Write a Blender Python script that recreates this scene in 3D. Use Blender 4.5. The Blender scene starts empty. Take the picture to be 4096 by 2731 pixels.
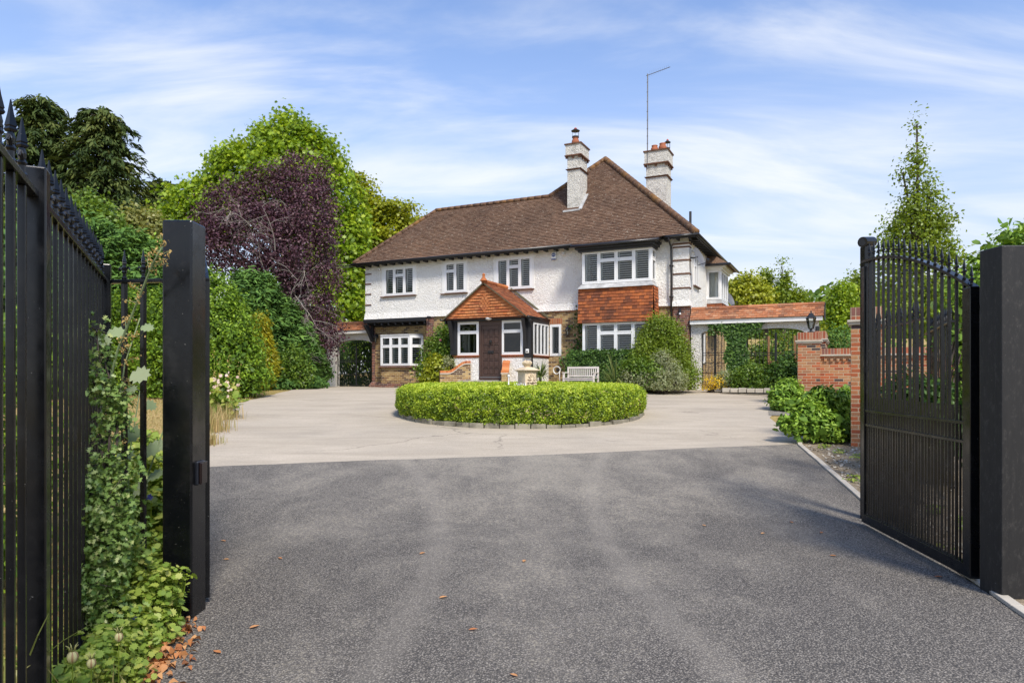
import bpy, math, random
import numpy as np
from mathutils import Vector as V3, Matrix, noise
random.seed(7); RNG = np.random.default_rng(11)
R = math.radians
sc = bpy.context.scene
# ------------------------------------------------------------------ camera, world, sun, exposure
cam = bpy.data.objects.new("camera", bpy.data.cameras.new("camera"))
sc.collection.objects.link(cam); sc.camera = cam
cam.data.lens = 24.0; cam.data.sensor_width = 36.0; cam.data.shift_y = 0.0344
cam.data.clip_end = 2000; cam.data.clip_start = 0.05
cam.location = (0, 0, 1.5); cam.rotation_euler = (R(90), 0, 0)
SUN_AZ = math.atan2(0.38, -0.92); SUN_EL = R(50)          # azimuth measured from +Y towards +X
W = bpy.data.worlds.new("World"); sc.world = W; W.use_nodes = True
nt = W.node_tree; nt.nodes.clear()
def wn(t, **k):
    n = nt.nodes.new(t)
    for a, b in k.items(): setattr(n, a, b)
    return n
wo = wn('ShaderNodeOutputWorld'); bg = wn('ShaderNodeBackground'); bg.inputs[1].default_value = 0.15
sky = wn('ShaderNodeTexSky'); sky.sky_type = 'NISHITA'; sky.sun_disc = False
sky.sun_elevation = SUN_EL; sky.sun_rotation = SUN_AZ; sky.air_density = 1.0; sky.dust_density = 0.3; sky.ozone_density = 3.0
tc = wn('ShaderNodeTexCoord'); sep = wn('ShaderNodeSeparateXYZ'); nt.links.new(tc.outputs['Generated'], sep.inputs[0])
def wm(op, a, b=None, clamp=False):
    n = wn('ShaderNodeMath', operation=op); n.use_clamp = clamp
    for i, s in enumerate((a, b)):
        if s is None: continue
        if isinstance(s, (int, float)): n.inputs[i].default_value = s
        else: nt.links.new(s, n.inputs[i])
    return n.outputs[0]
den = wm('ADD', wm('MAXIMUM', sep.outputs[2], 0.0), 0.22)
cx = wm('DIVIDE', sep.outputs[0], den); cy = wm('DIVIDE', sep.outputs[1], den)
cmb = wn('ShaderNodeCombineXYZ'); nt.links.new(cx, cmb.inputs[0]); nt.links.new(cy, cmb.inputs[1])
mp = wn('ShaderNodeMapping'); mp.inputs['Rotation'].default_value = (0, 0, R(-24)); mp.inputs['Scale'].default_value = (0.8, 2.3, 1); mp.inputs['Location'].default_value = (0.7, 1.9, 0)
nt.links.new(cmb.outputs[0], mp.inputs[0])
n1 = wn('ShaderNodeTexNoise'); n1.inputs['Scale'].default_value = 1.35; n1.inputs['Detail'].default_value = 8; n1.inputs['Roughness'].default_value = 0.56; n1.inputs['Distortion'].default_value = 0.5
nt.links.new(mp.outputs[0], n1.inputs[0])
mp2 = wn('ShaderNodeMapping'); mp2.inputs['Scale'].default_value = (0.8, 1.0, 1); mp2.inputs['Location'].default_value = (3.1, 0.4, 0)
nt.links.new(cmb.outputs[0], mp2.inputs[0])
n2 = wn('ShaderNodeTexNoise'); n2.inputs['Scale'].default_value = 0.9; n2.inputs['Detail'].default_value = 3
nt.links.new(mp2.outputs[0], n2.inputs[0])
cl = wm('ADD', wm('MULTIPLY', n1.outputs[0], 0.65), wm('MULTIPLY', n2.outputs[0], 0.35))
low = wm('MULTIPLY', wm('SUBTRACT', 0.62, sep.outputs[2], True), 0.24)   # thin cloud thickens towards the horizon
cl = wm('ADD', cl, low)
mr = wn('ShaderNodeMapRange'); mr.interpolation_type = 'SMOOTHSTEP'
for i, v in zip((1, 2, 3, 4), (0.49, 0.75, 0.0, 0.86)): mr.inputs[i].default_value = v
nt.links.new(cl, mr.inputs[0])
mx = wn('ShaderNodeMix', data_type='RGBA'); nt.links.new(mr.outputs[0], mx.inputs[0])
tint = wn('ShaderNodeMix', data_type='RGBA', blend_type='MULTIPLY'); tint.inputs[0].default_value = 1.0
nt.links.new(sky.outputs[0], tint.inputs[6]); tint.inputs[7].default_value = (1.08, 1.05, 1.12, 1)
hz = wn('ShaderNodeMapRange'); hz.interpolation_type = 'SMOOTHSTEP'; nt.links.new(sep.outputs[2], hz.inputs[0])
for i, v in zip((1, 2, 3, 4), (-0.05, 0.52, 1.0, 0.0)): hz.inputs[i].default_value = v
hm = wn('ShaderNodeMix', data_type='RGBA'); nt.links.new(hz.outputs[0], hm.inputs[0]); nt.links.new(tint.outputs[2], hm.inputs[6]); hm.inputs[7].default_value = (3.1, 3.35, 3.8, 1)
nt.links.new(hm.outputs[2], mx.inputs[6]); mx.inputs[7].default_value = (4.6, 4.7, 4.85, 1)
nt.links.new(mx.outputs[2], bg.inputs[0]); nt.links.new(bg.outputs[0], wo.inputs[0])
sl = bpy.data.lights.new("sun", 'SUN'); sl.energy = 3.2; sl.angle = R(12); sl.color = (1.0, 0.93, 0.82)
so = bpy.data.objects.new("sun", sl); sc.collection.objects.link(so)
sd = V3((math.sin(SUN_AZ) * math.cos(SUN_EL), math.cos(SUN_AZ) * math.cos(SUN_EL), math.sin(SUN_EL)))
so.rotation_euler = sd.to_track_quat('Z', 'Y').to_euler(); so.location = sd * 60
sc.view_settings.view_transform = 'Standard'; sc.view_settings.look = 'None'; sc.view_settings.exposure = 0.58; sc.view_settings.gamma = 1
# ------------------------------------------------------------------ measurements
F, CX, HY, CZ = 2731.0, 2048.0, 1505.0, 1.5               # photograph: focal length, centre, horizon
def at(px, py, Y): return V3(((px - CX) / F * Y, Y, CZ + (HY - py) / F * Y))
ZG = 1.04                                                  # ground level at the house
def g(y): return ZG * min(1.0, max(0.0, (y - 7) / 17.0))
TH = math.atan2(.4352, .9003)
HO = V3((6.18, 24.0, ZG))
def hw(u, v, z): return V3((HO.x + u * math.cos(TH) + v * math.sin(TH), HO.y - u * math.sin(TH) + v * math.cos(TH), z))
# ------------------------------------------------------------------ materials
def mat(name):
    m = bpy.data.materials.new(name); m.use_nodes = True; m.node_tree.nodes.clear(); return m
class NT:
    def __init__(s, name):
        s.m = mat(name); s.t = s.m.node_tree
        s.out = s.n('ShaderNodeOutputMaterial')
    def n(s, t, **k):
        n = s.t.nodes.new(t)
        for a, b in k.items(): setattr(n, a, b)
        return n
    def l(s, a, b): s.t.links.new(a, b)
    def setin(s, sock, v):
        if isinstance(v, (int, float)): sock.default_value = v
        elif isinstance(v, tuple): sock.default_value = v if len(v) == 4 or sock.type == 'VECTOR' else v + (1,)
        else: s.l(v, sock)
    def math(s, op, a, b=0.0, clamp=False):
        n = s.n('ShaderNodeMath', operation=op); n.use_clamp = clamp; s.setin(n.inputs[0], a); s.setin(n.inputs[1], b); return n.outputs[0]
    def noise(s, vec, scale, detail=3, rough=.5, dist=0, out=0):
        n = s.n('ShaderNodeTexNoise'); n.inputs['Scale'].default_value = scale; n.inputs['Detail'].default_value = detail
        n.inputs['Roughness'].default_value = rough; n.inputs['Distortion'].default_value = dist; s.l(vec, n.inputs[0]); return n.outputs[out]
    def ramp(s, fac, stops, interp='LINEAR'):
        n = s.n('ShaderNodeValToRGB'); n.color_ramp.interpolation = interp; e = n.color_ramp.elements
        while len(e) < len(stops): e.new(0.5)
        for i, (p, c) in enumerate(stops):
            e[i].position = p; e[i].color = (c, c, c, 1) if isinstance(c, (int, float)) else tuple(c) + (1,)
        s.setin(n.inputs[0], fac); return n.outputs[0]
    def mix(s, f, a, b, mode='MIX'):
        n = s.n('ShaderNodeMix', data_type='RGBA', blend_type=mode); s.setin(n.inputs[0], f); s.setin(n.inputs[6], a); s.setin(n.inputs[7], b); return n.outputs[2]
    def obj(s): return s.n('ShaderNodeTexCoord').outputs['Object']
    def uv(s): return s.n('ShaderNodeTexCoord').outputs['UV']
    def geo(s): return s.n('ShaderNodeNewGeometry').outputs['Position']
    def rnd(s): a = s.n('ShaderNodeAttribute'); a.attribute_name = 'rnd'; return a.outputs['Fac']
    def bump(s, h, strength=.5, dist=.01, prev=None):
        n = s.n('ShaderNodeBump'); n.inputs['Strength'].default_value = strength; n.inputs['Distance'].default_value = dist; s.l(h, n.inputs['Height'])
        if prev is not None: s.l(prev, n.inputs['Normal'])
        return n.outputs[0]
    def pbr(s, col, rough=.8, normal=None, metal=0, spec=.5, coat=0):
        p = s.n('ShaderNodeBsdfPrincipled'); s.setin(p.inputs['Base Color'], col); s.setin(p.inputs['Roughness'], rough)
        p.inputs['Metallic'].default_value = metal; p.inputs['Specular IOR Level'].default_value = spec; p.inputs['Coat Weight'].default_value = coat
        if normal is not None: s.l(normal, p.inputs['Normal'])
        s.l(p.outputs[0], s.out.inputs[0]); s.p = p; return s.m
M = {}
def m_render(name, c=(.87, .85, .80), dirty=0.0):
    t = NT(name); v = t.geo()
    a = t.noise(v, 9, 4, .6, 2.0); b = t.noise(v, 40, 2); h = t.math('ADD', t.math('MULTIPLY', a, 1.0), t.math('MULTIPLY', b, .2))
    col = t.mix(t.ramp(t.noise(v, .9, 4), [(.35, 0.0), (.75, .5)]), c, (c[0]*.90, c[1]*.885, c[2]*.85))
    if dirty:
        col = t.mix(t.ramp(t.noise(v, 5.5, 6, .7), [(.50, 0.0), (.64, dirty)]), col, (.10, .095, .085))
        col = t.mix(t.ramp(t.noise(v, 21, 4, .7), [(.50, 0.0), (.62, dirty*.7)]), col, (.13, .12, .11))
    return t.pbr(col, .9, t.bump(h, .8, .10), spec=.2)
M['render'] = m_render('white_roughcast')
M['chimrender'] = m_render('weathered_roughcast', (.70, .68, .62), .35)
M['smooth_render'] = m_render('smooth_white_render', (.78, .755, .69))
def m_brick(name, cols, mortar, dirt=.25, soldier=False, bw=.225, rh=.075):
    t = NT(name); uv = t.uv(); sp = t.n('ShaderNodeSeparateXYZ'); t.l(uv, sp.inputs[0])
    if soldier: bw, rh = .075, .225
    row = t.math('FLOOR', t.math('DIVIDE', sp.outputs[1], rh))
    par = t.math('SUBTRACT', 1.0, t.math('MODULO', t.math('ABSOLUTE', row), 2.0))
    if soldier: par = 0.0
    cu = t.math('DIVIDE', t.math('ADD', sp.outputs[0], t.math('MULTIPLY', par, bw/2)), bw)
    # flemish style: every other brick is split into headers
    col = t.math('FLOOR', cu)
    cb = t.n('ShaderNodeCombineXYZ'); t.l(col, cb.inputs[0]); t.l(row, cb.inputs[1])
    wnn = t.n('ShaderNodeTexWhiteNoise', noise_dimensions='2D'); t.l(cb.outputs[0], wnn.inputs['Vector'])
    def edge(x, size):
        f = t.math('FRACT', x); d = t.math('MINIMUM', f, t.math('SUBTRACT', 1.0, f)); return t.math('MULTIPLY', d, size)
    d = t.math('MINIMUM', edge(cu, bw), edge(t.math('DIVIDE', sp.outputs[1], rh), rh))
    wob = t.math('MULTIPLY', t.math('SUBTRACT', t.noise(uv, 30, 3), .5), .005)
    d = t.math('ADD', d, wob)
    m = t.ramp(d, [(.0045, 1.0), (.0075, 0.0)])
    n = len(cols); bc = t.ramp(wnn.outputs['Value'], [(i/n, c) for i, c in enumerate(cols)], 'CONSTANT')
    bc = t.mix(.35, bc, t.ramp(t.noise(uv, 38, 5, .7), [(.3, .10), (.7, .95)]), 'SOFT_LIGHT')
    bc = t.mix(t.ramp(t.noise(uv, 1.7, 4), [(.45, 0.0), (.75, dirt)]), bc, (.07, .055, .04))
    mc = t.mix(t.noise(uv, 12, 3), mortar, tuple(x*.8 for x in mortar))
    h = t.math('ADD', t.math('MULTIPLY', m, -1.0), t.math('MULTIPLY', t.noise(uv, 60, 3), .3))
    return t.pbr(t.mix(m, bc, mc), .88, t.bump(h, .7, .008), spec=.2)
M['stock'] = m_brick('brown_stock_brick', [(.28,.175,.07),(.17,.095,.045),(.38,.25,.10),(.30,.19,.08),(.10,.06,.04),(.44,.30,.13),(.24,.13,.055),(.34,.21,.08)], (.56,.48,.33))
M['stockred'] = m_brick('purple_red_brick', [(.20,.075,.05),(.15,.06,.05),(.23,.10,.065),(.10,.05,.045)], (.46,.38,.30))
M['redbrick'] = m_brick('multi_red_brick', [(.38,.115,.05),(.40,.165,.075),(.42,.21,.10),(.30,.085,.042),(.33,.16,.085),(.085,.06,.055),(.44,.13,.055),(.36,.18,.095)], (.60,.49,.33), .12)
M['soldier'] = m_brick('orange_soldier_brick', [(.45,.14,.05),(.36,.10,.04),(.42,.16,.07)], (.45,.36,.24), .2, True)
M['redtop'] = m_brick('red_coping_brick', [(.38,.12,.06),(.30,.09,.05),(.36,.17,.10),(.22,.10,.08)], (.55,.44,.30), .2, True)
def m_tile(name, cols, lich=.5, lcol=(.62,.57,.47), moss=None):
    t = NT(name); r = t.rnd(); v = t.geo(); n = len(cols)
    c = t.ramp(r, [(i/(n-1), x) for i, x in enumerate(cols)])
    c = t.mix(.5, c, t.ramp(t.noise(v, 34, 4, .7), [(.3, .15), (.7, .9)]), 'SOFT_LIGHT')
    c = t.mix(t.ramp(t.noise(v, .7, 3), [(.4, 0.0), (.75, .45)]), c, (.06, .04, .032))
    if moss: c = t.mix(t.ramp(t.noise(v, 1.1, 5, .6), [(.50, 0.0), (.66, .8)]), c, moss)
    c = t.mix(t.ramp(t.noise(v, 13, 5, .75), [(.655-.06*lich, 0.0), (.69-.03*lich, lich)]), c, lcol)
    c = t.mix(t.ramp(t.noise(v, 24, 3, .7), [(.655, 0.0), (.68, lich*.9)]), c, lcol)
    return t.pbr(c, .9, t.bump(t.noise(v, 60, 4, .7), .5, .006), spec=.15)
M['rooftile'] = m_tile('brown_plain_tile', [(.095,.055,.038),(.13,.078,.052),(.165,.10,.066),(.145,.086,.056),(.20,.125,.082),(.17,.095,.057)], .8, (.62,.58,.47))
M['ridgetile'] = m_tile('lichened_ridge_tile', [(.11,.065,.045),(.16,.09,.055),(.14,.078,.048)], .8, (.55,.50,.38), (.24,.125,.04))
M['orangetile'] = m_tile('orange_clay_tile', [(.09,.03,.016),(.50,.165,.055),(.58,.21,.075),(.46,.14,.045),(.62,.25,.10),(.36,.10,.04)], .12)
M['hungtile'] = m_tile('mottled_hung_tile', [(.10,.045,.03),(.22,.07,.032),(.36,.105,.038),(.46,.14,.045),(.17,.06,.035),(.40,.13,.05)], .15)
M['walltile'] = m_tile('weathered_orange_tile', [(.34,.13,.065),(.50,.21,.10),(.42,.16,.075),(.22,.095,.055),(.56,.28,.15)], .75, (.60,.52,.42))
M['porchtile'] = m_tile('porch_roof_tile', [(.24,.085,.045),(.36,.115,.05),(.15,.065,.04),(.42,.16,.07),(.28,.10,.05)], .35, (.55,.47,.36))
def m_plain(name, c, rough=.5, bs=0, bd=.003, sc_=40, var=.15, metal=0, spec=.5, coat=0):
    t = NT(name); v = t.geo()
    col = t.mix(t.ramp(t.noise(v, 3.2, 4, .6), [(.35, 0.0), (.7, 1.0)]), c, tuple(x*(1-var) for x in c))
    return t.pbr(col, rough, t.bump(t.noise(v, sc_, 3), bs, bd) if bs else None, metal, spec, coat)
M['crease'] = m_plain('brown_tile_crease', (.16,.075,.042), .9, .4, .006, 20, .5)
M['upvc'] = m_plain('white_window_frame', (.82,.82,.81), .35, var=.04)
M['slat'] = m_plain('shutter_white', (.80,.80,.78), .5, var=.04)
M['fascia'] = m_plain('painted_fascia', (.80,.79,.75), .5, var=.08)
M['blacktimber'] = m_plain('black_painted_timber', (.016,.016,.018), .5, .3, .004, 25)
M['blackplastic'] = m_plain('black_gutter', (.018,.018,.02), .3)
M['lead'] = m_plain('flaking_lead', (.55,.55,.54), .6, .5, .01, 18, .5)
M['door'] = m_plain('brown_door_paint', (.072,.040,.030), .45, .2, .003, 30, .25)
M['dark'] = m_plain('painted_room_shade', (.02,.021,.022), .9)  # room shade put into the colour as an even near-black
M['stone'] = m_plain('cast_stone', (.66,.53,.36), .8, .5, .01, 30, .2)
M['palestone'] = m_plain('pale_stone', (.52,.47,.38), .85, .5, .008, 30, .25)
M['terracotta'] = m_plain('terracotta', (.40,.13,.06), .8, .3, .004, 30, .3)
M['potred'] = m_plain('cowl_red', (.35,.05,.03), .5)
M['curtain'] = m_plain('net_curtain', (.72,.74,.72), .9, .4, .02, 6)
M['teak'] = m_plain('silvered_teak', (.68,.62,.56), .75, .3, .004, 30, .25)
M['bark'] = m_plain('bark', (.085,.065,.05), .95, 1.0, .03, 12, .4)
M['palebark'] = m_plain('pale_bark', (.40,.37,.32), .9, .6, .01, 14, .4)
M['twig'] = m_plain('grey_twig', (.36,.32,.27), .9, .3, .004, 30, .35)
M['timber'] = m_plain('orange_timber', (.38,.20,.09), .8, .3, .004, 30, .3)
M['grey'] = m_plain('grey_metal', (.16,.16,.165), .5, metal=.3)
M['whitepl'] = m_plain('white_plastic', (.8,.8,.78), .4)
M['blue'] = m_plain('badge_blue', (.015,.05,.22), .4)
def m_steel():
    t = NT('black_steel_paint'); v = t.geo()
    fl = t.ramp(t.noise(v, 85, 2, .6), [(.745, 0.0), (.77, .7)])
    dust = t.ramp(t.noise(v, 7, 5, .7), [(.52, 0.0), (.75, .10)])
    col = t.mix(dust, (.003, .0035, .0045), (.11, .10, .09)); col = t.mix(fl, col, (.30, .29, .26))
    rg = t.ramp(t.noise(v, 9, 4), [(.3, .14), (.7, .32)])
    return t.pbr(col, rg, t.bump(t.noise(v, 45, 2), .08, .002), spec=.45)
M['steel'] = m_steel()
def m_post():
    t = NT('black_timber_post'); v = t.geo()
    mp = t.n('ShaderNodeMapping'); mp.inputs['Scale'].default_value = (30, 30, 1.6); t.l(v, mp.inputs[0])
    gr = t.noise(mp.outputs[0], 1.0, 5, .65)
    mp2 = t.n('ShaderNodeMapping'); mp2.inputs['Scale'].default_value = (14, 14, 7); t.l(v, mp2.inputs[0]); sc1 = t.ramp(t.noise(mp2.outputs[0], 1.6, 8, .8), [(.52, 0.0), (.72, .4)])
    col = t.mix(gr, (.008, .008, .009), (.024, .023, .022)); col = t.mix(sc1, col, (.12, .11, .10))
    col = t.mix(t.ramp(t.noise(v, 60, 2, .6), [(.72, 0.0), (.76, .5)]), col, (.4, .38, .34))
    return t.pbr(col, .55, t.bump(gr, .35, .004), spec=.4)
M['postwood'] = m_post()
def m_glass():
    t = NT('window_glass'); fr = t.n('ShaderNodeFresnel'); fr.inputs[0].default_value = 1.52
    g1 = t.n('ShaderNodeBsdfGlossy'); g1.inputs['Roughness'].default_value = .02; t.l(t.bump(t.noise(t.geo(), 1.6, 2), .35, .02), g1.inputs['Normal'])
    tr = t.n('ShaderNodeBsdfTransparent'); tr.inputs[0].default_value = (.86, .89, .87, 1); ms = t.n('ShaderNodeMixShader')
    t.l(t.math('ADD', t.math('MULTIPLY', fr.outputs[0], 1.1), .02, True), ms.inputs[0]); t.l(tr.outputs[0], ms.inputs[1]); t.l(g1.outputs[0], ms.inputs[2]); t.l(ms.outputs[0], t.out.inputs[0])
    return t.m
M['glass'] = m_glass()
def m_leaf(name, cols, rough=.45, trans=.35, spec=.4):
    t = NT(name); r = t.rnd(); n = len(cols)
    c = t.ramp(r, [(i/(n-1), x) for i, x in enumerate(cols)])
    p = t.n('ShaderNodeBsdfPrincipled'); t.l(c, p.inputs['Base Color']); p.inputs['Roughness'].default_value = rough; p.inputs['Specular IOR Level'].default_value = spec
    tr = t.n('ShaderNodeBsdfTranslucent'); t.l(t.mix(1.0, c, (1.5, 1.4, .7), 'MULTIPLY'), tr.inputs[0])
    ms = t.n('ShaderNodeMixShader'); ms.inputs[0].default_value = trans; t.l(p.outputs[0], ms.inputs[1]); t.l(tr.outputs[0], ms.inputs[2]); t.l(ms.outputs[0], t.out.inputs[0])
    return t.m
L = {
 'box': m_leaf('box_leaf', [(.07,.12,.012),(.17,.26,.018),(.33,.45,.03),(.50,.60,.055),(.62,.68,.11)]),
 'ambar': m_leaf('sweetgum_leaf', [(.08,.15,.012),(.18,.29,.018),(.30,.42,.022),(.45,.52,.035)]),
 'purple': m_leaf('purple_leaf', [(.035,.016,.024),(.07,.029,.045),(.115,.05,.068),(.20,.11,.12)], .5, .2),
 'yellow': m_leaf('yellow_green_leaf', [(.16,.20,.014),(.30,.34,.02),(.46,.46,.035)]),
 'olive': m_leaf('olive_leaf', [(.16,.19,.045),(.27,.28,.08),(.38,.36,.13)]),
 'golden': m_leaf('golden_leaf', [(.20,.22,.012),(.36,.34,.02),(.48,.42,.03)]),
 'laurel': m_leaf('laurel_leaf', [(.045,.10,.010),(.11,.20,.016),(.22,.35,.026),(.36,.50,.045)], .5, .25, .3),
 'cypress': m_leaf('cypress_spray', [(.028,.07,.016),(.065,.14,.028),(.12,.23,.045),(.19,.31,.06)], .7, .15, .2),
 'spruce': m_leaf('spruce_spray', [(.022,.040,.012),(.045,.075,.018),(.085,.115,.028),(.14,.15,.035)], .7, .15, .2),
 'shrub': m_leaf('shrub_leaf', [(.045,.095,.012),(.10,.18,.02),(.18,.28,.035),(.28,.38,.06)]),
 'rhodo': m_leaf('rhododendron_leaf', [(.08,.16,.022),(.18,.31,.035),(.30,.46,.055),(.44,.60,.10)], .5, .25, .3),
 'ivy': m_leaf('ivy_leaf', [(.025,.06,.012),(.06,.13,.020),(.12,.21,.035)], .5, .15, .3),
 'silver': m_leaf('silvery_leaf', [(.22,.26,.12),(.34,.37,.20),(.46,.46,.30)]),
 'young': m_leaf('young_tree_leaf', [(.10,.16,.015),(.19,.27,.022),(.30,.37,.035)]),
 'holly': m_leaf('holly_leaf', [(.03,.075,.02),(.09,.17,.035),(.20,.30,.07),(.48,.52,.22)], .42, .2, .4),
 'poppy': m_leaf('plume_poppy_leaf', [(.22,.30,.14),(.30,.38,.20),(.36,.42,.25)], .6, .35),
 'weed': m_leaf('geranium_leaf', [(.09,.16,.025),(.20,.30,.045),(.34,.42,.08),(.52,.50,.14)], .5, .35),
 'plume': m_leaf('plume_flower', [(.50,.33,.12),(.62,.44,.18)], .8, .3),
 'blade': m_leaf('grass_blade', [(.12,.17,.03),(.26,.28,.08),(.45,.36,.16)], .6, .3),
 'straw': m_leaf('dry_straw', [(.42,.30,.14),(.52,.40,.20),(.26,.27,.08)], .8, .3),
 'pink': m_leaf('pale_pink_petal', [(.75,.55,.50),(.82,.68,.62)], .7, .3),
 'blueflower': m_leaf('blue_petal', [(.12,.12,.60),(.2,.2,.75)], .7, .3),
 'yellowflower': m_leaf('yellow_petal', [(.65,.42,.02),(.75,.55,.04)], .7, .3),
 'dead': m_leaf('dead_leaf', [(.30,.10,.035),(.46,.19,.07),(.55,.30,.13),(.40,.15,.05)], .6, .1),
 'yucca': m_leaf('yucca_blade', [(.06,.11,.03),(.13,.19,.06),(.30,.32,.10)], .5, .2),
}
def m_tarmac():
    t = NT('dark_tarmac'); v = t.geo()
    vo = t.n('ShaderNodeTexVoronoi'); vo.inputs['Scale'].default_value = 92; t.l(v, vo.inputs[0])
    agg = t.noise(v, 150, 2, .6)
    c = t.ramp(vo.outputs['Color'], [(.15, (.125,.111,.095)), (.5, (.225,.200,.169)), (.85, (.38,.342,.29))])
    c = t.mix(t.ramp(vo.outputs['Distance'], [(.25, 0.0), (.6, .8)]), c, (.03,.029,.030))
    fl = t.ramp(t.noise(v, 230, 1), [(.68, 0.0), (.73, .8)]); c = t.mix(fl, c, (.48,.42,.30))
    mp = t.n('ShaderNodeMapping'); mp.inputs['Scale'].default_value = (.8, .5, 1); mp.inputs['Rotation'].default_value = (0,0,R(28)); t.l(v, mp.inputs[0])
    d = t.noise(mp.outputs[0], 1.5, 9, .7, .35)
    sx = t.n('ShaderNodeSeparateXYZ'); t.l(v, sx.inputs[0])
    near = t.math('MULTIPLY', t.math('SUBTRACT', sx.outputs[1], 5.0), .035)
    mid = t.math('MULTIPLY', t.math('ABSOLUTE', t.math('SUBTRACT', sx.outputs[0], .2)), -.04)
    d = t.math('ADD', d, t.math('ADD', near, mid))
    c = t.mix(t.ramp(d, [(.40, 0.0), (.72, .38), (.92, .65)]), c, (.34,.305,.255))
    for cxx, ph in ((-.62, 0), (.86, 2)):
        yy = t.math('SUBTRACT', sx.outputs[1], 5.0+ph*.6); tr = t.math('ABSOLUTE', t.math('SUBTRACT', t.math('SUBTRACT', sx.outputs[0], cxx), t.math('MULTIPLY', t.math('MULTIPLY', yy, yy), .028 if ph else -.035)))
        tr = t.math('ADD', tr, t.math('MULTIPLY', t.noise(v, 3.5, 5, .7), .22))
        c = t.mix(t.ramp(tr, [(.16, .22), (.28, 0.0)]), c, (.34,.305,.255))
    sp2 = t.noise(v, 34, 3, .7); c = t.mix(t.ramp(t.math('MULTIPLY', sp2, t.math('ADD', d, .45)), [(.52, 0.0), (.62, .4)]), c, (.42,.37,.28))
    h = t.math('ADD', t.math('MULTIPLY', vo.outputs['Distance'], -1.0), t.math('MULTIPLY', agg, .3))
    return t.pbr(c, .82, t.bump(h, .9, .006), spec=.3)
M['tarmac'] = m_tarmac()
def m_drive():
    t = NT('pale_drive'); v = t.geo()
    mp = t.n('ShaderNodeMapping'); mp.inputs['Scale'].default_value = (.35, 1.3, 1); mp.inputs['Rotation'].default_value = (0,0,R(-6)); t.l(v, mp.inputs[0])
    c = t.mix(t.ramp(t.noise(mp.outputs[0], 1.2, 7, .65, .8), [(.35, 0.0), (.68, 1.0)]), (.43,.365,.28), (.56,.48,.375))
    c = t.mix(t.ramp(t.noise(v, 62, 4, .75), [(.42, 0.0), (.60, .42)]), c, (.19,.17,.14))
    c = t.mix(t.ramp(t.noise(v, .45, 6, .65, .6), [(.45, 0.0), (.68, .30)]), c, (.27,.24,.20))
    vr = t.n('ShaderNodeTexVoronoi', feature='DISTANCE_TO_EDGE'); vr.inputs['Scale'].default_value = .22; vn = t.n('ShaderNodeVectorMath', operation='ADD'); t.l(v, vn.inputs[0]); t.l(t.noise(v, 1.4, 5, .6, 0, 1), vn.inputs[1]); t.l(vn.outputs[0], vr.inputs[0])
    c = t.mix(t.math('MULTIPLY', t.ramp(vr.outputs[0], [(.0, .7), (.006, 0.0)]), t.ramp(t.noise(v, .5, 2), [(.45, 0.0), (.6, 1.0)])), c, (.14,.12,.10))
    c = t.mix(t.ramp(t.noise(v, 28, 4, .7), [(.62, 0.0), (.72, .35)]), c, (.45,.40,.33))
    c = t.mix(t.ramp(t.noise(v, 17, 2, .7), [(.72, 0.0), (.76, .6)]), c, (.10,.09,.07))
    return t.pbr(c, .9, t.bump(t.noise(v, 110, 3, .7), .4, .004), spec=.2)
M['drive'] = m_drive()
def m_ground(name, stops, s=2.2):
    t = NT(name); v = t.geo()
    c = t.ramp(t.noise(v, s, 8, .68), [(.3+.4*i/(len(stops)-1), x) for i, x in enumerate(stops)])
    c = t.mix(t.ramp(t.noise(v, 40, 4, .7), [(.5, 0.0), (.66, .55)]), c, tuple(min(1, x*1.7) for x in stops[-1]))
    c = t.mix(t.ramp(t.noise(v, 23, 4, .7), [(.52, 0.0), (.66, .6)]), c, tuple(x*.4 for x in stops[0]))
    return t.pbr(c, .95, t.bump(t.noise(v, 18, 6, .75), .9, .04), spec=.1)
M['lawn'] = m_ground('dry_lawn', [(.17,.17,.05),(.36,.26,.10),(.42,.31,.13)], .6)
M['soil'] = m_ground('dry_soil', [(.20,.15,.10),(.30,.24,.16),(.40,.32,.23)])
M['concrete'] = m_plain('concrete_edging', (.50,.45,.37), .9, .4, .004, 60, .25)
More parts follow.
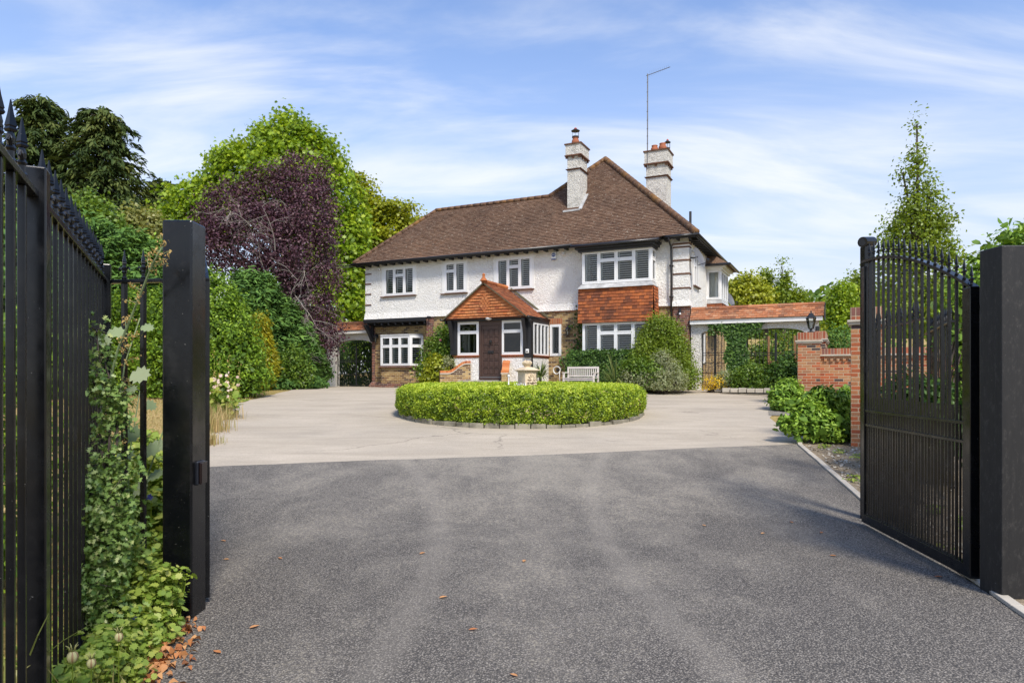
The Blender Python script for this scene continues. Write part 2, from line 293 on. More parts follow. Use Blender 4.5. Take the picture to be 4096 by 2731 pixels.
# ------------------------------------------------------------------ mesh building
def tag(o, label=None, cat=None, group=None, kind=None):
    if label: o['label'] = label
    if cat: o['category'] = cat; o['kind'] = kind or 'thing'
    if group: o['group'] = group
    if kind: o['kind'] = kind
    return o
def empty(name, loc=(0,0,0), rz=0, label=None, cat=None, group=None, kind=None):
    o = bpy.data.objects.new(name, None); sc.collection.objects.link(o); o.empty_display_size = .2
    o.location = loc; o.rotation_euler = (0, 0, rz); return tag(o, label, cat, group, kind)
class MB:
    def __init__(s, off=(0,0,0)): s.v = []; s.f = []; s.r = []; s.off = V3(off)
    def vert(s, p): s.v.append((p[0]+s.off[0], p[1]+s.off[1], p[2]+s.off[2])); return len(s.v)-1
    def face(s, pts, r=.5): s.f.append([s.vert(p) for p in pts]); s.r.append(r)
    def hexa(s, c, r=.5):     # 8 corners: bottom 4 ccw, top 4 ccw
        i = [s.vert(p) for p in c]
        for q in ((3,2,1,0),(4,5,6,7),(0,1,5,4),(1,2,6,5),(2,3,7,6),(3,0,4,7)): s.f.append([i[k] for k in q]); s.r.append(r)
    def box(s, x0, x1, y0, y1, z0, z1, r=.5):
        s.hexa([(x0,y0,z0),(x1,y0,z0),(x1,y1,z0),(x0,y1,z0),(x0,y0,z1),(x1,y0,z1),(x1,y1,z1),(x0,y1,z1)], r); return s
    def obox(s, o, a, b, c, x0, x1, y0, y1, z0, z1, r=.5):
        P = lambda x,y,z: V3(o)+V3(a)*x+V3(b)*y+V3(c)*z
        s.hexa([P(x0,y0,z0),P(x1,y0,z0),P(x1,y1,z0),P(x0,y1,z0),P(x0,y0,z1),P(x1,y0,z1),P(x1,y1,z1),P(x0,y1,z1)], r); return s
    def bar(s, p, q, w, h=None, up=(0,0,1), r=.5):
        p, q = V3(p), V3(q); d = (q-p); ln = d.length; d /= max(ln, 1e-6); h = h or w
        if abs(d.dot(V3(up))) > .98: up = (0,1,0)
        a = d.cross(V3(up)).normalized(); b = a.cross(d)
        s.obox(p, a, b, d, -w/2, w/2, -h/2, h/2, 0, ln, r); return s
    def tube(s, pts, rad, n=6, cap=True, r=.5):
        pts = [V3(p) for p in pts]; k = len(pts)
        if not isinstance(rad, (list, tuple)): rad = [rad]*k
        rings = []; prev = None
        for i, p in enumerate(pts):
            d = (pts[min(i+1,k-1)]-pts[max(i-1,0)])
            if d.length < 1e-7: d = V3((0,0,1))
            d.normalize()
            a = d.cross(V3((0,0,1))) if prev is None else (prev - d*prev.dot(d))
            if a.length < 1e-3: a = d.cross(V3((0,1,0)))
            a.normalize(); prev = a; b = d.cross(a)
            rings.append([s.vert(p+(a*math.cos(2*math.pi*j/n)+b*math.sin(2*math.pi*j/n))*rad[i]) for j in range(n)])
        for i in range(k-1):
            for j in range(n):
                s.f.append([rings[i][j], rings[i][(j+1)%n], rings[i+1][(j+1)%n], rings[i+1][j]]); s.r.append(r)
        if cap:
            s.f.append(rings[0][::-1]); s.f.append(rings[-1]); s.r += [r, r]
        return s
    def lathe(s, c, prof, n=16, sq=False, rz=0, r=.5):   # prof [(radius, z)]
        rings = []
        for rad, z in prof:
            rings.append([s.vert((c[0]+rad*math.cos(rz+2*math.pi*j/n), c[1]+rad*math.sin(rz+2*math.pi*j/n), c[2]+z)) for j in range(n)])
        for i in range(len(prof)-1):
            for j in range(n): s.f.append([rings[i][j], rings[i][(j+1)%n], rings[i+1][(j+1)%n], rings[i+1][j]]); s.r.append(r)
        s.f.append(rings[0][::-1]); s.f.append(rings[-1]); s.r += [r, r]; return s
    def prism(s, poly, d, r=.5):      # polygon of 3d points extruded by vector d
        n = len(poly); a = [s.vert(p) for p in poly]; b = [s.vert(V3(p)+V3(d)) for p in poly]
        s.f.append(a[::-1]); s.f.append(b); s.r += [r, r]
        for i in range(n): s.f.append([a[i], a[(i+1)%n], b[(i+1)%n], b[i]]); s.r.append(r)
        return s
    def build(s, name, m, parent=None, bevel=0, smooth=False, **k):
        me = bpy.data.meshes.new(name); me.from_pydata(s.v, [], s.f); me.update()
        me.materials.append(m)
        at_ = me.attributes.new('rnd', 'FLOAT', 'FACE'); at_.data.foreach_set('value', s.r)
        uvl = me.uv_layers.new(name='UVMap'); uv = []
        for p in me.polygons:
            n = p.normal
            if abs(n.z) > .93: t, b = V3((1,0,0)), V3((0,1,0))
            else: t = V3((-n.y, n.x, 0)).normalized(); b = n.cross(t)
            if abs(t.y) < .5 and t.x < 0 or t.y < -.5: t = -t
            for vi in p.vertices:
                co = me.vertices[vi].co; uv += [co.dot(t), co.dot(b)]
        uvl.data.foreach_set('uv', uv)
        if smooth: me.polygons.foreach_set('use_smooth', [True]*len(me.polygons))
        o = bpy.data.objects.new(name, me); sc.collection.objects.link(o)
        if parent: o.parent = parent
        if bevel:
            b = o.modifiers.new('bevel', 'BEVEL'); b.width = bevel; b.segments = 2; b.limit_method = 'ANGLE'
        if k: tag(o, **k)
        return o
def tiles(mb, O, U, S, N, Lf, Rf, smax, gauge=.1, w=.168, lift=.014, jit=.004, s0=0., rr=None):
    O, U, S, N = V3(O), V3(U), V3(S), V3(N); k = 0; s = s0
    while s < smax - 1e-4:
        e = min(s+gauge*1.04, smax); lb, rb, lt, rt = Lf(s), Rf(s), Lf(e), Rf(e)
        x = math.floor(min(lb, lt)/w)*w + (w/2 if k % 2 else 0) - w
        wav = 0
        while x < max(rb, rt):
            a0, a1 = max(x, lb), min(x+w-.004, rb); c0, c1 = max(x, lt), min(x+w-.004, rt)
            if a1 - a0 > .012 or c1 - c0 > .012:
                a1 = max(a0+.001, a1); c1 = max(c0+.001, c1); a0, c0 = min(a0, rb-.001), min(c0, rt-.001)
                h = lift + random.uniform(-jit, jit); h2 = h + random.uniform(-jit, jit)*.6; ds = random.uniform(-1, 1)*gauge*.03
                q = random.random() if rr is None else rr(x, s)
                P = lambda a, b, c: O + U*a + S*b + N*c
                mb.face([P(a0, s+ds, h), P(a1, s+ds, h2), P(c1, e, .002), P(c0, e, .002)], q)
                mb.face([P(a0, s+ds, h), P(a0, s+ds, -.004), P(a1, s+ds, -.004), P(a1, s+ds, h2)], q*.25)
            x += w
        s += gauge; k += 1
def ridge(mb, p, q, r=.10, seg=.32, n=8):
    p, q = V3(p), V3(q); ln = (q-p).length; k = max(1, int(ln/seg)); d = (q-p)/k
    for i in range(k): mb.tube([p+d*i, p+d*(i+1.02)], [r*1.03, r*.97], n, True, random.random())
def wall(mb, o, a, b, n, w, h, holes=(), depth=.12, r=.5):
    """front face of a wall in the plane (o; a right, b up) with openings and reveals going back"""
    o, a, b, n = V3(o), V3(a), V3(b), V3(n)
    xs = sorted({0, w, *[x for q in holes for x in (q[0], q[1])]}); ys = sorted({0, h, *[y for q in holes for y in (q[2], q[3])]})
    for i in range(len(xs)-1):
        for j in range(len(ys)-1):
            cx_, cy_ = (xs[i]+xs[i+1])/2, (ys[j]+ys[j+1])/2
            if any(q[0] < cx_ < q[1] and q[2] < cy_ < q[3] for q in holes): continue
            mb.face([o+a*xs[i]+b*ys[j], o+a*xs[i+1]+b*ys[j], o+a*xs[i+1]+b*ys[j+1], o+a*xs[i]+b*ys[j+1]], r)
    for x0, x1, y0, y1 in holes:
        P = lambda x, y, z: o+a*x+b*y-n*z
        mb.face([P(x0,y0,0),P(x0,y1,0),P(x0,y1,depth),P(x0,y0,depth)], r); mb.face([P(x1,y1,0),P(x1,y0,0),P(x1,y0,depth),P(x1,y1,depth)], r)
        mb.face([P(x0,y1,0),P(x1,y1,0),P(x1,y1,depth),P(x0,y1,depth)], r); mb.face([P(x1,y0,0),P(x0,y0,0),P(x0,y0,depth),P(x1,y0,depth)], r)
# ------------------------------------------------------------------ foliage building
SH = {
 'diamond': [(-.5,0),(-.1,.5),(.5,0),(-.1,-.5)],
 'oval': [(-.5,0),(-.2,.42),(.2,.38),(.5,0),(.2,-.38),(-.2,-.42)],
 'lance': [(-.5,0),(-.15,.5),(.2,.36),(.5,0),(.2,-.36),(-.15,-.5)],
 'star': [(-.5,0),(-.2,.2),(-.25,.5),(.05,.25),(.2,.5),(.25,.15),(.5,0),(.25,-.15),(.2,-.5),(.05,-.25),(-.25,-.5),(-.2,-.2)],
 'holly': [(-.5,0),(-.38,.16),(-.36,.44),(-.22,.2),(-.05,.24),(0,.5),(.12,.2),(.26,.38),(.3,.13),(.5,0),(.3,-.13),(.26,-.38),(.12,-.2),(0,-.5),(-.05,-.24),(-.22,-.2),(-.36,-.44),(-.38,-.16)],
 'lobed': [(-.5,0),(-.42,.3),(-.25,.26),(-.2,.5),(0,.36),(.12,.52),(.22,.3),(.4,.34),(.36,.12),(.5,0),(.36,-.12),(.4,-.34),(.22,-.3),(.12,-.52),(0,-.36),(-.2,-.5),(-.25,-.26),(-.42,-.3)],
}
def leafmesh(name, P, N, S, m, parent=None, shape='diamond', asp=.55, rnd=None, cup=.15, tdir=None, loc=(0,0,0), **k):
    """one mesh of many small leaves. P positions, N leaf normals, S sizes, tdir preferred leaf direction"""
    P = np.asarray(P, float); n = len(P); N = np.asarray(N, float); S = np.asarray(S, float).reshape(-1, 1)
    N /= np.linalg.norm(N, axis=1, keepdims=True)+1e-9
    T = RNG.normal(size=(n, 3)) if tdir is None else np.asarray(tdir, float)+RNG.normal(size=(n, 3))*.25
    T -= N*(T*N).sum(1, keepdims=True); T /= np.linalg.norm(T, axis=1, keepdims=True)+1e-9
    B = np.cross(N, T); tp = np.array(SH[shape]); K = len(tp)
    V = np.empty((n, K, 3))
    for j, (x, y) in enumerate(tp):
        V[:, j] = P + T*S*x + B*S*(y*asp*2 if shape in ('diamond','lance') else y*asp*1.0) + N*S*cup*(abs(y)*1.2-abs(x)*.8)
    me = bpy.data.meshes.new(name); me.vertices.add(n*K); me.loops.add(n*K); me.polygons.add(n)
    me.vertices.foreach_set('co', V.reshape(-1).astype(np.float32)); me.loops.foreach_set('vertex_index', np.arange(n*K, dtype=np.int32))
    me.polygons.foreach_set('loop_start', np.arange(0, n*K, K, dtype=np.int32)); me.update(calc_edges=True)
    a = me.attributes.new('rnd', 'FLOAT', 'FACE'); a.data.foreach_set('value', (RNG.random(n) if rnd is None else np.clip(rnd, 0, 1)).astype(np.float32))
    me.materials.append(m); o = bpy.data.objects.new(name, me); sc.collection.objects.link(o); o.location = loc
    if parent: o.parent = parent
    if k: tag(o, **k)
    return o
def crown_pts(lobes, nclump, per, spread, shell=(.72, 1.04), up=.35, flat=1.0, hang=0.0):
    """lobes [(centre, (rx, ry, rz))]: leaf clumps near the lobes' outer shells, hidden ones skipped"""
    C = np.array([tuple(c) for c, r in lobes]); Rr = np.array([r for c, r in lobes], float)
    wts = (Rr[:, 0]*Rr[:, 2]); wts = wts/wts.sum(); out = []; nrm = []; tries = 0
    while len(out) < nclump and tries < nclump*8:
        tries += 1; i = RNG.choice(len(C), p=wts); d = RNG.normal(size=3); d /= np.linalg.norm(d)
        k = RNG.uniform(*shell) * (1 + .16*noise.noise(V3(d*2.3)+V3((i*7.1, 0, 0))))
        if RNG.random() < .12: k *= RNG.uniform(.5, 1)
        p = C[i]+d*Rr[i]*k
        if ((((p-C)/Rr)**2).sum(1) < .40).sum() > (1 if k < .6 else 0): continue
        out.append(p); nrm.append(d)
    out = np.array(out); nrm = np.array(nrm); cr = RNG.random(len(out))
    P = np.repeat(out, per, 0) + RNG.normal(size=(len(out)*per, 3))*np.array([spread, spread, spread*flat])
    P[:, 2] -= hang*RNG.random(len(P))
    Nn = np.repeat(nrm, per, 0)*.7 + RNG.normal(size=P.shape)*.55 + np.array([0, 0, up])
    rn = np.repeat(cr, per)*.5 + RNG.random(len(P))*.5
    return P, Nn, rn, out
def trunk_mesh(base, lobes, r0, parent, m, name='trunk', extra=2, stop=.8):
    mb = MB(); base = V3(base); top = V3(max((c for c, r in lobes), key=lambda c: c[2]))
    low = min(c[2]-r[2] for c, r in lobes); fork = base.lerp(V3((top.x, top.y, top.z)), .35); fork.z = max(base.z+.3, low+.2*(top.z-low))
    fork.x = base.x+(top.x-base.x)*.2; fork.y = base.y+(top.y-base.y)*.2
    mb.tube([base-V3((0,0,.2)), base.lerp(fork, .5)+V3((.05,.03,0))*r0*4, fork, fork.lerp(top, .55), top], [r0*1.2, r0, r0*.8, r0*.45, r0*.12], 8)
    for c, r in lobes:
        c = V3(c); s = fork.lerp(top, random.uniform(.0, .5)); mid = s.lerp(c, .5)+V3((0,0,.1*(c-s).length))
        mb.tube([s, mid, c], [r0*.42, r0*.25, r0*.1], 5)
        for q in range(extra):
            e = c+V3((random.gauss(0,1), random.gauss(0,1), random.gauss(0,.7))).normalized()*r[0]*stop
            mb.tube([mid, c.lerp(e, .4), e], [r0*.2, r0*.12, r0*.04], 4)
    return mb.build(name, m, parent, smooth=True)
def tree(name, label, cat, base, lobes, lm, nclump, per, size, spread, trunk=.2, bark='bark', shape='diamond', asp=.5, group=None, **k):
    base = V3(base); e = empty(name, base, 0, label, cat, group)
    lb = [(V3(c)-base, r if isinstance(r, tuple) else (r, r, r)) for c, r in lobes]
    tr_ = k.pop('extra', 2)
    trunk_mesh((0,0,0), lb, trunk, e, M[bark], 'trunk', tr_)
    hz = k.pop('droop', None)
    P, Nn, rn, _ = crown_pts(lb, nclump, per, spread, **k)
    td = None if hz is None else np.tile(np.array([0, 0, -hz]), (len(P), 1))
    leafmesh('crown', P, Nn, size*RNG.uniform(.6, 1.3, len(P)), lm, e, shape, asp, rn, tdir=td)
    return e
def bush(name, label, cat, base, lobes, lm, nclump, per, size, spread, shape='diamond', asp=.5, group=None, core=True, **k):
    """dense shrub: stems and foliage"""
    base = V3(base); e = empty(name, base, 0, label, cat, group)
    lb = [(V3(c)-base, r if isinstance(r, tuple) else (r, r, r)) for c, r in lobes]
    mb = MB()
    for c, r in lb:
        c = V3(c)
        for q in range(4):
            t_ = c+V3((random.uniform(-1,1)*r[0], random.uniform(-1,1)*r[1], random.uniform(-.2,.8)*r[2]))*.7
            mb.tube([(random.uniform(-.15,.15), random.uniform(-.1,.1), -.05), V3((c.x*.5, c.y*.5, c.z*.4)), t_], [.03, .02, .007], 5)
    mb.build('stem', M['bark'], e, smooth=True)
    P, Nn, rn, _ = crown_pts(lb, nclump, per, spread, **k)
    keep = P[:, 2] > 0.01; P, Nn, rn = P[keep], Nn[keep], rn[keep]
    leafmesh('foliage', P, Nn, size*RNG.uniform(.6, 1.3, len(P)), lm, e, shape, asp, rn)
    if core:     # the inner leaves, larger and held to the darker tones
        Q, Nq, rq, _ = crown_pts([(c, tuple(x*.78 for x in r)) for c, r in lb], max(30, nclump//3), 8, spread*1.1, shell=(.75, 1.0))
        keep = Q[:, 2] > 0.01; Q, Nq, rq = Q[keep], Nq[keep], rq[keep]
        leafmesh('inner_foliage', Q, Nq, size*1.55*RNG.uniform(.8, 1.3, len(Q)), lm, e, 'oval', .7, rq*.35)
    return e
def conifer(name, label, base, h, rad, lm, nb, size, group=None, droop=.25, cat='conifer', z0=.12, top=.1, taper=1.0, bark='bark', dense=12, up=0.0, cone=1.0):
    base = V3(base); e = empty(name, base, 0, label, cat, group)
    MB().tube([(0,0,-.2), (0,0,h*.5), (0,0,h*.98)], [h*.018+.03, h*.011+.02, .02], 7).build('trunk', M[bark], e, smooth=True)
    P = []; N = []; T = []; rn = []; br = MB()
    for i in range(nb):
        f = i/nb; z = h*(z0+(1-z0)*f**.9); prof = max(top, (1-f**1.6*taper))**cone * (1-.5*max(0, .15-f)/.15)
        ln = rad*prof*random.uniform(.55, 1.2); az = i*2.399+random.uniform(-.4, .4); d = np.array([math.cos(az), math.sin(az), 0])
        sag = droop*ln
        pts = [np.array([0,0,z])+d*ln*t+np.array([0,0,-sag*t*t+up*ln*t]) for t in (0, .35, .7, 1)]
        br.tube([tuple(p) for p in pts], [.012*ln+.01, .01*ln+.008, .008, .004], 4, False)
        cr = random.random()
        for j in range(int(dense*(.6+ln/rad))):
            t = random.uniform(.25, 1.05)**.8; p = np.array([0,0,z])+d*ln*t+np.array([0,0,-sag*t*t+up*ln*t])
            side = np.array([-d[1], d[0], 0])*random.gauss(0, .17*ln*(1.15-t)+.12)
            P.append(p+side+np.array([0,0,random.gauss(-.05, .13)])); s_ = np.sign(random.uniform(-1, 1))
            T.append(d*.8+side*.9/(np.linalg.norm(side)+.2)+np.array([0,0,-.3-droop+up*1.6])); N.append(np.array([random.gauss(0,.6), random.gauss(0,.6), .8])+d*.5); rn.append(cr*.5+random.random()*.5)
    br.build('branches', M[bark], e)
    leafmesh('crown', P, N, size*RNG.uniform(.6, 1.3, len(P)), lm, e, 'lance', .13, np.array(rn), tdir=T)
    return e
# ================================================================== THE SETTING
def lerp_poly(pl, y):
    if y <= pl[0][0]: return pl[0][1]
    for (a, xa), (b, xb) in zip(pl, pl[1:]):
        if y <= b: return xa+(xb-xa)*(y-a)/(b-a)
    return pl[-1][1]
def hill(x, y):
    t = min(1, max(0, (y-36)/40)); return g(y) + 4.6*t*t*(3-2*t)*min(1, max(.15, (x+25)/50))
def ground_sheet():
    xs = sorted({-400,-200,-100,-60,-30,0,30,60,100,200,400, *range(-24, 40, 4)}); ys = sorted({-60,-20,0,7,12,18,24,30,36,40,44,48,52,56,60,64,68,72,76,90,150,400,900})
    mb = MB(); idx = {(x, y): mb.vert((x, y, hill(x, y)-.012)) for x in xs for y in ys}
    for i in range(len(xs)-1):
        for j in range(len(ys)-1):
            mb.f.append([idx[xs[i],ys[j]], idx[xs[i+1],ys[j]], idx[xs[i+1],ys[j+1]], idx[xs[i],ys[j+1]]]); mb.r.append(.5)
    return mb.build('ground', M['lawn'], kind='structure')
ground_sheet()
def sheet(name, m, Lp, Rp, dz, **k):
    ys = sorted({p[0] for p in Lp}|{p[0] for p in Rp}|({7.0, 24.0} if Lp[0][0] < 7 < Lp[-1][0] or Lp[0][0] < 24 < Lp[-1][0] else set())); ys = [y for y in ys if Lp[0][0] <= y <= Lp[-1][0]]
    mb = MB(); prev = None
    for y in ys:
        row = (mb.vert((lerp_poly(Lp, y), y, g(y)+dz)), mb.vert((lerp_poly(Rp, y), y, g(y)+dz)))
        if prev: mb.f.append([prev[0], prev[1], row[1], row[0]]); mb.r.append(.5)
        prev = row
    return mb.build(name, m, **k)
KX = lambda y: 3.33+(y-4.88)*(5.08-3.33)/(12.33-4.88)      # the concrete edging on the right
# pale drive, reaching to the house
def jit(pl, n, a, s):
    out = []
    for (y0, x0), (y1, x1) in zip(pl, pl[1:]):
        k = max(1, int((y1-y0)/n))
        for i in range(k):
            y = y0+(y1-y0)*i/k; out.append((round(y, 3), x0+(x1-x0)*i/k+a*noise.noise(V3((y*2.1, s, 0)))))
    return out+[pl[-1]]
drvL = jit([(9.0,-4.1),(11,-5.0),(13.64,-6.1),(16.5,-7.1),(19.3,-7.75),(22.1,-7.75),(25,-7.75),(28,-8.3),(32.5,-11.0)], .35, .16, 3)
drvR = [(9.0,KX(9.0)),(12.0,KX(12.0)+.02),(12.5,5.25),(15.9,6.0),(17.6,6.85),(20.5,8.4),(24.0,9.2),(32.5,3.0)]
sheet('drive', M['drive'], drvL, drvR, 0.0, kind='structure')
# dark tarmac apron: its far edge runs slightly askew
mb = MB(); L0 = jit([(-6.0,-2.6),(0,-1.45),(3.37,-1.86),(4.3,-2.2),(5.2,-2.5),(7.0,-3.35),(9.95,-4.5)], .3, .09, 9)
near = [(lerp_poly(L0, y), y, g(y)+.004) for y in [p[0] for p in L0]]
far_ = [(-4.5+(KX(12.0)+.02+4.5)*t, 9.95+2.05*t+.05*math.sin(t*9)+.04*noise.noise(V3((t*14,0,0))), 0) for t in np.linspace(0, 1, 30)]
ys = sorted({-6.0, 7.0, *[p[0] for p in L0]})
prev = None
for y in ys:      # up to y = 9.95
    row = ((lerp_poly(L0, y), y, g(y)+.004), (KX(y) if y > 2 else KX(2)+.0*(y), y, g(y)+.004))
    if prev: mb.face([prev[0], prev[1], row[1], row[0]])
    prev = row
for a, b in zip(far_, far_[1:]):
    xa, xb = a[0], b[0]; yn = 9.95
    def cl(x): return x
    ra = [(xa, yn), (xb, yn), (xb, b[1]), (xa, a[1])]
    if xa > KX(yn): ra = [(xa, max(yn, 4.88+(xa-3.33)/.2349)), (xb, max(yn, 4.88+(xb-3.33)/.2349)), (xb, b[1]), (xa, a[1])]
    mb.face([(x, y, g(y)+.004) for x, y in ra])
mb.build('dark_tarmac', M['tarmac'], kind='structure')
mb = MB(); mb.face([(6.15,16.35,g(16.35)+.006),(7.6,16.35,g(16.35)+.006),(7.9,17.3,g(17.3)+.006),(6.5,17.3,g(17.3)+.006)]); mb.build('tarmac_patch', M['tarmac'], kind='structure')
# soil bed on the right, bed along the house and garden wall
sheet('soil_bed', M['soil'], [(2,KX(2)+.08),(12.3,KX(12.3)+.08),(15.9,6.25),(17.6,7.1),(20.5,8.7)], [(2,9),(12.3,15),(20.5,17)], .002, kind='structure')
def kerb(name, label, pts, w, h, m, seg=.0, rough_=.006):
    mb = MB(); 
    for a, b in zip(pts, pts[1:]):
        a, b = V3((a[0], a[1], g(a[1])+h/2)), V3((b[0], b[1], g(b[1])+h/2)); mb.bar(a, b+(b-a)*.0, w, h)
    return mb.build(name, m, bevel=.006, label=label, cat='edging')
kp = [(KX(y)+.045+.012*noise.noise(V3((y*1.3,0,5))), y) for y in np.arange(2.0, 12.2, .3)]+[(5.16,12.25),(5.32,12.55),(5.75,13.2)]
kerb('path_edging', 'pale concrete edging strip along the right side of the dark tarmac', kp, .075, .03, M['concrete'])
# ================================================================== THE HOUSE
random.seed(21)
house = empty('detached_house', HO, -TH, 'white roughcast and brick house with brown tiled hipped roof', 'house')
HOFF = (0, 0, -ZG)
def hb(): return MB(HOFF)
ex, ey, ez = V3((1,0,0)), V3((0,1,0)), V3((0,0,1))
def window(par, name, o, a, n, w, h, cols, trans=(), tfrac=.27, shut=True, fw=.055, curtain=False, depth=.02, slat=.078, room=True, off=HOFF, sash=True, bars=0):
    """window in the plane (o; a right, z up), n outward; cols fractions; trans = columns with a top light"""
    o, a, n = V3(o), V3(a), V3(n); z = ez; b = -n
    fr = MB(off); gl = MB(off); sh = MB(off)
    def O(x0,x1,z0,z1,d0,d1,mb=fr): mb.obox(o, a, b, z, x0, x1, d0, d1, z0, z1)
    O(0,w,0,fw,-depth,.06); O(0,w,h-fw,h,-depth,.06); O(0,fw,fw,h-fw,-depth,.06); O(w-fw,w,fw,h-fw,-depth,.06)
    x = fw; iw = w-2*fw; tot = sum(cols)
    for i, c in enumerate(cols):
        x1 = x+iw*c/tot
        if i < len(cols)-1: O(x1-.022,x1+.022,fw,h-fw,-depth+.002,.055)
        l, r_ = x+(.022 if i else 0), x1-(.022 if i < len(cols)-1 else 0)
        cells = [(fw, h-fw)]
        if i in trans:
            zt = fw+(h-2*fw)*(1-tfrac); O(l,r_,zt-.022,zt+.022,-depth+.003,.05); cells = [(fw, zt-.022), (zt+.022, h-fw)]
        for ci, (z0, z1) in enumerate(cells):
            s = .038 if sash else .012
            e = -depth-.006
            O(l+.004,r_-.004,z0+.004,z0+s,e,.04); O(l+.004,r_-.004,z1-s,z1-.004,e,.04); O(l+.004,l+s,z0+s,z1-s,e,.04); O(r_-s,r_-.004,z0+s,z1-s,e,.04)
            gl.face([o+a*q+z*y-n*.015 for q, y in ((l+s,z0+s),(r_-s,z0+s),(r_-s,z1-s),(l+s,z1-s))])
            for q in range(bars): O(l+(r_-l)*(q+1)/(bars+1)-.012, l+(r_-l)*(q+1)/(bars+1)+.012, z0+s, z1-s, e, .03)
            if shut:
                L0_, R0_ = l+s*.6, r_-s*.6
                O(L0_,L0_+.05,z0+.02,z1-.02,.10,.13,sh); O(R0_-.05,R0_,z0+.02,z1-.02,.10,.13,sh)
                zz = z0+.06
                while zz < z1-.05:
                    P = lambda x_, d_, z_: o+a*x_-n*d_+z*z_
                    t_ = .004
                    sh.hexa([P(L0_+.05,.085,zz-.010),P(R0_-.05,.085,zz-.010),P(R0_-.05,.135,zz+.004),P(L0_+.05,.135,zz+.004),
                             P(L0_+.05,.085,zz+.008),P(R0_-.05,.085,zz+.008),P(R0_-.05,.135,zz+.018),P(L0_+.05,.135,zz+.018)])
                    zz += slat
            if curtain:
                k = 9; pts = [(l+s+(r_-l-2*s)*(.0+.55*j/k), .12+.03*math.sin(j*2.1)) for j in range(k+1)]
                for (xa, da), (xb, db) in zip(pts, pts[1:]): sh.face([o+a*xa-n*da+z*(z0+.02), o+a*xb-n*db+z*(z0+.02), o+a*xb-n*db+z*(z1-.02), o+a*xa-n*da+z*(z1-.02)])
        x = x1
    f = fr.build(name, M['upvc'], par); gl.build('pane', M['glass'], f)
    if sh.f: sh.build('curtain' if curtain else 'shutter', M['curtain'] if curtain else M['slat'], f)
    return f
# --- upper front wall (v = 0), z 4.05 .. 6.42, with openings
UZ0, UZ1 = 4.05, 6.42; X0 = -14.05
W1 = (-13.03, -11.45, 5.0, 6.2); W2 = (-9.97, -8.96, 4.97, 6.22); W3 = (-7.56, -6.0, 4.96, 6.2)
mb = hb()
wall(mb, (X0,0,UZ0), ex, ez, -ey, -X0, UZ1-UZ0, [(w[0]-X0, w[1]-X0, w[2]-UZ0, w[3]-UZ0) for w in (W1,W2,W3)]+[(-3.69-X0,-1.15-X0,.6,2.15)])
# lower lip of the roughcast flares out
for u0, u1 in ((X0-.02,-3.8),(-1.1,-.5)): mb.hexa([(u0,-.075,UZ0-.04),(u1,-.075,UZ0-.04),(u1,.02,UZ0-.04),(u0,.02,UZ0-.04),(u0,-.004,UZ0+.22),(u1,-.004,UZ0+.22),(u1,.02,UZ0+.22),(u0,.02,UZ0+.22)])
# side and rear walls
wall(mb, (0,.0,ZG+2.9), ey, ez, ex, 8.2, UZ1-ZG-2.9, [(1.06,1.94,.84,2.01)])
wall(mb, (X0,5,UZ0-.1), -ey, ez, -ex, 5, UZ1-UZ0+.1); wall(mb, (0,8.2,ZG), -ex, ez, ey, 8.7, UZ1-ZG); wall(mb, (-8.7,5,ZG), -ex, ez, ey, 5.35, UZ1-ZG); wall(mb, (-8.7,8.2,ZG), -ey, ez, -ex, 3.2, UZ1-ZG)
# corner pilaster
mb.box(-.50,.06,-.07,.25,4.05,6.15); mb.hexa([(-.56,-.14,3.98),(.12,-.14,3.98),(.12,.25,3.98),(-.56,.25,3.98),(-.50,-.07,4.2),(.06,-.07,4.2),(.06,.25,4.2),(-.50,.25,4.2)])
mb.build('render_wall', M['render'], house)
mb = hb()   # tile creases let into the corners, and under the roof
for z in (4.62,5.12,5.60,6.06): hb().box(-.515,.08,-.09,.22,z-.025,z+.025,.3).build('tile_course', M['crease'], house)
hb().box(-.54,.1,-.10,.22,6.15,6.2,.5).build('tile_course', M['crease'], house)
for z in (4.65,5.12,5.57,6.0): hb().box(X0-.02,X0+.33,-.025,.25,z-.024,z+.024,.3).build('tile_course', M['crease'], house)
for w in (W1,W2,W3): hb().box(w[0]-.17,w[1]+.1,-.09,.02,w[2]-.065,w[2]-.03,.35).build('window_sill', M['crease'], house)
hb().box(.0,.09,.95,2.05,4.80,4.84,.35).build('window_sill', M['crease'], house)
for w in (W1,W2,W3):   # plain bands of render round the windows
    mb = hb()
    for q in ((w[0]-.12,w[0]-.001,w[2]-.03,w[3]+.1),(w[1]+.001,w[1]+.10,w[2]-.03,w[3]+.1),(w[0]-.001,w[1]+.001,w[3]+.001,w[3]+.1)): mb.box(q[0],q[1],-.022,.01,q[2],q[3])
    mb.build('window_surround', M['fascia'], house)
# --- lower walls
mb = hb()
LB = (-13.44,-11.45,1.98,3.26)
wall(mb, (X0,.5,ZG), ex, ez, -ey, 3.25, 2.9, [(LB[0]-X0,LB[1]-X0,LB[2]-ZG,LB[3]-ZG)])
wall(mb, (-10.5,0,ZG), ex, ez, -ey, 10.0, 3.0, [(5.26,5.73,1.26,2.46),(6.80,9.30,.95,2.42),(2.0,5.2,0,2.5)])
wall(mb, (X0,5,ZG), -ey, ez, -ex, 4.5, 2.9)
wall(mb, (0,.1,ZG), ey, ez, ex, 8.1, 2.9, [(1.2,3.2,.95,2.3)])
# apron of brick under the left bay, canted
mb.prism([(-13.55,.5,ZG),(-13.25,.06,ZG),(-11.75,.06,ZG),(-11.4,.5,ZG)], (0,0,.86))
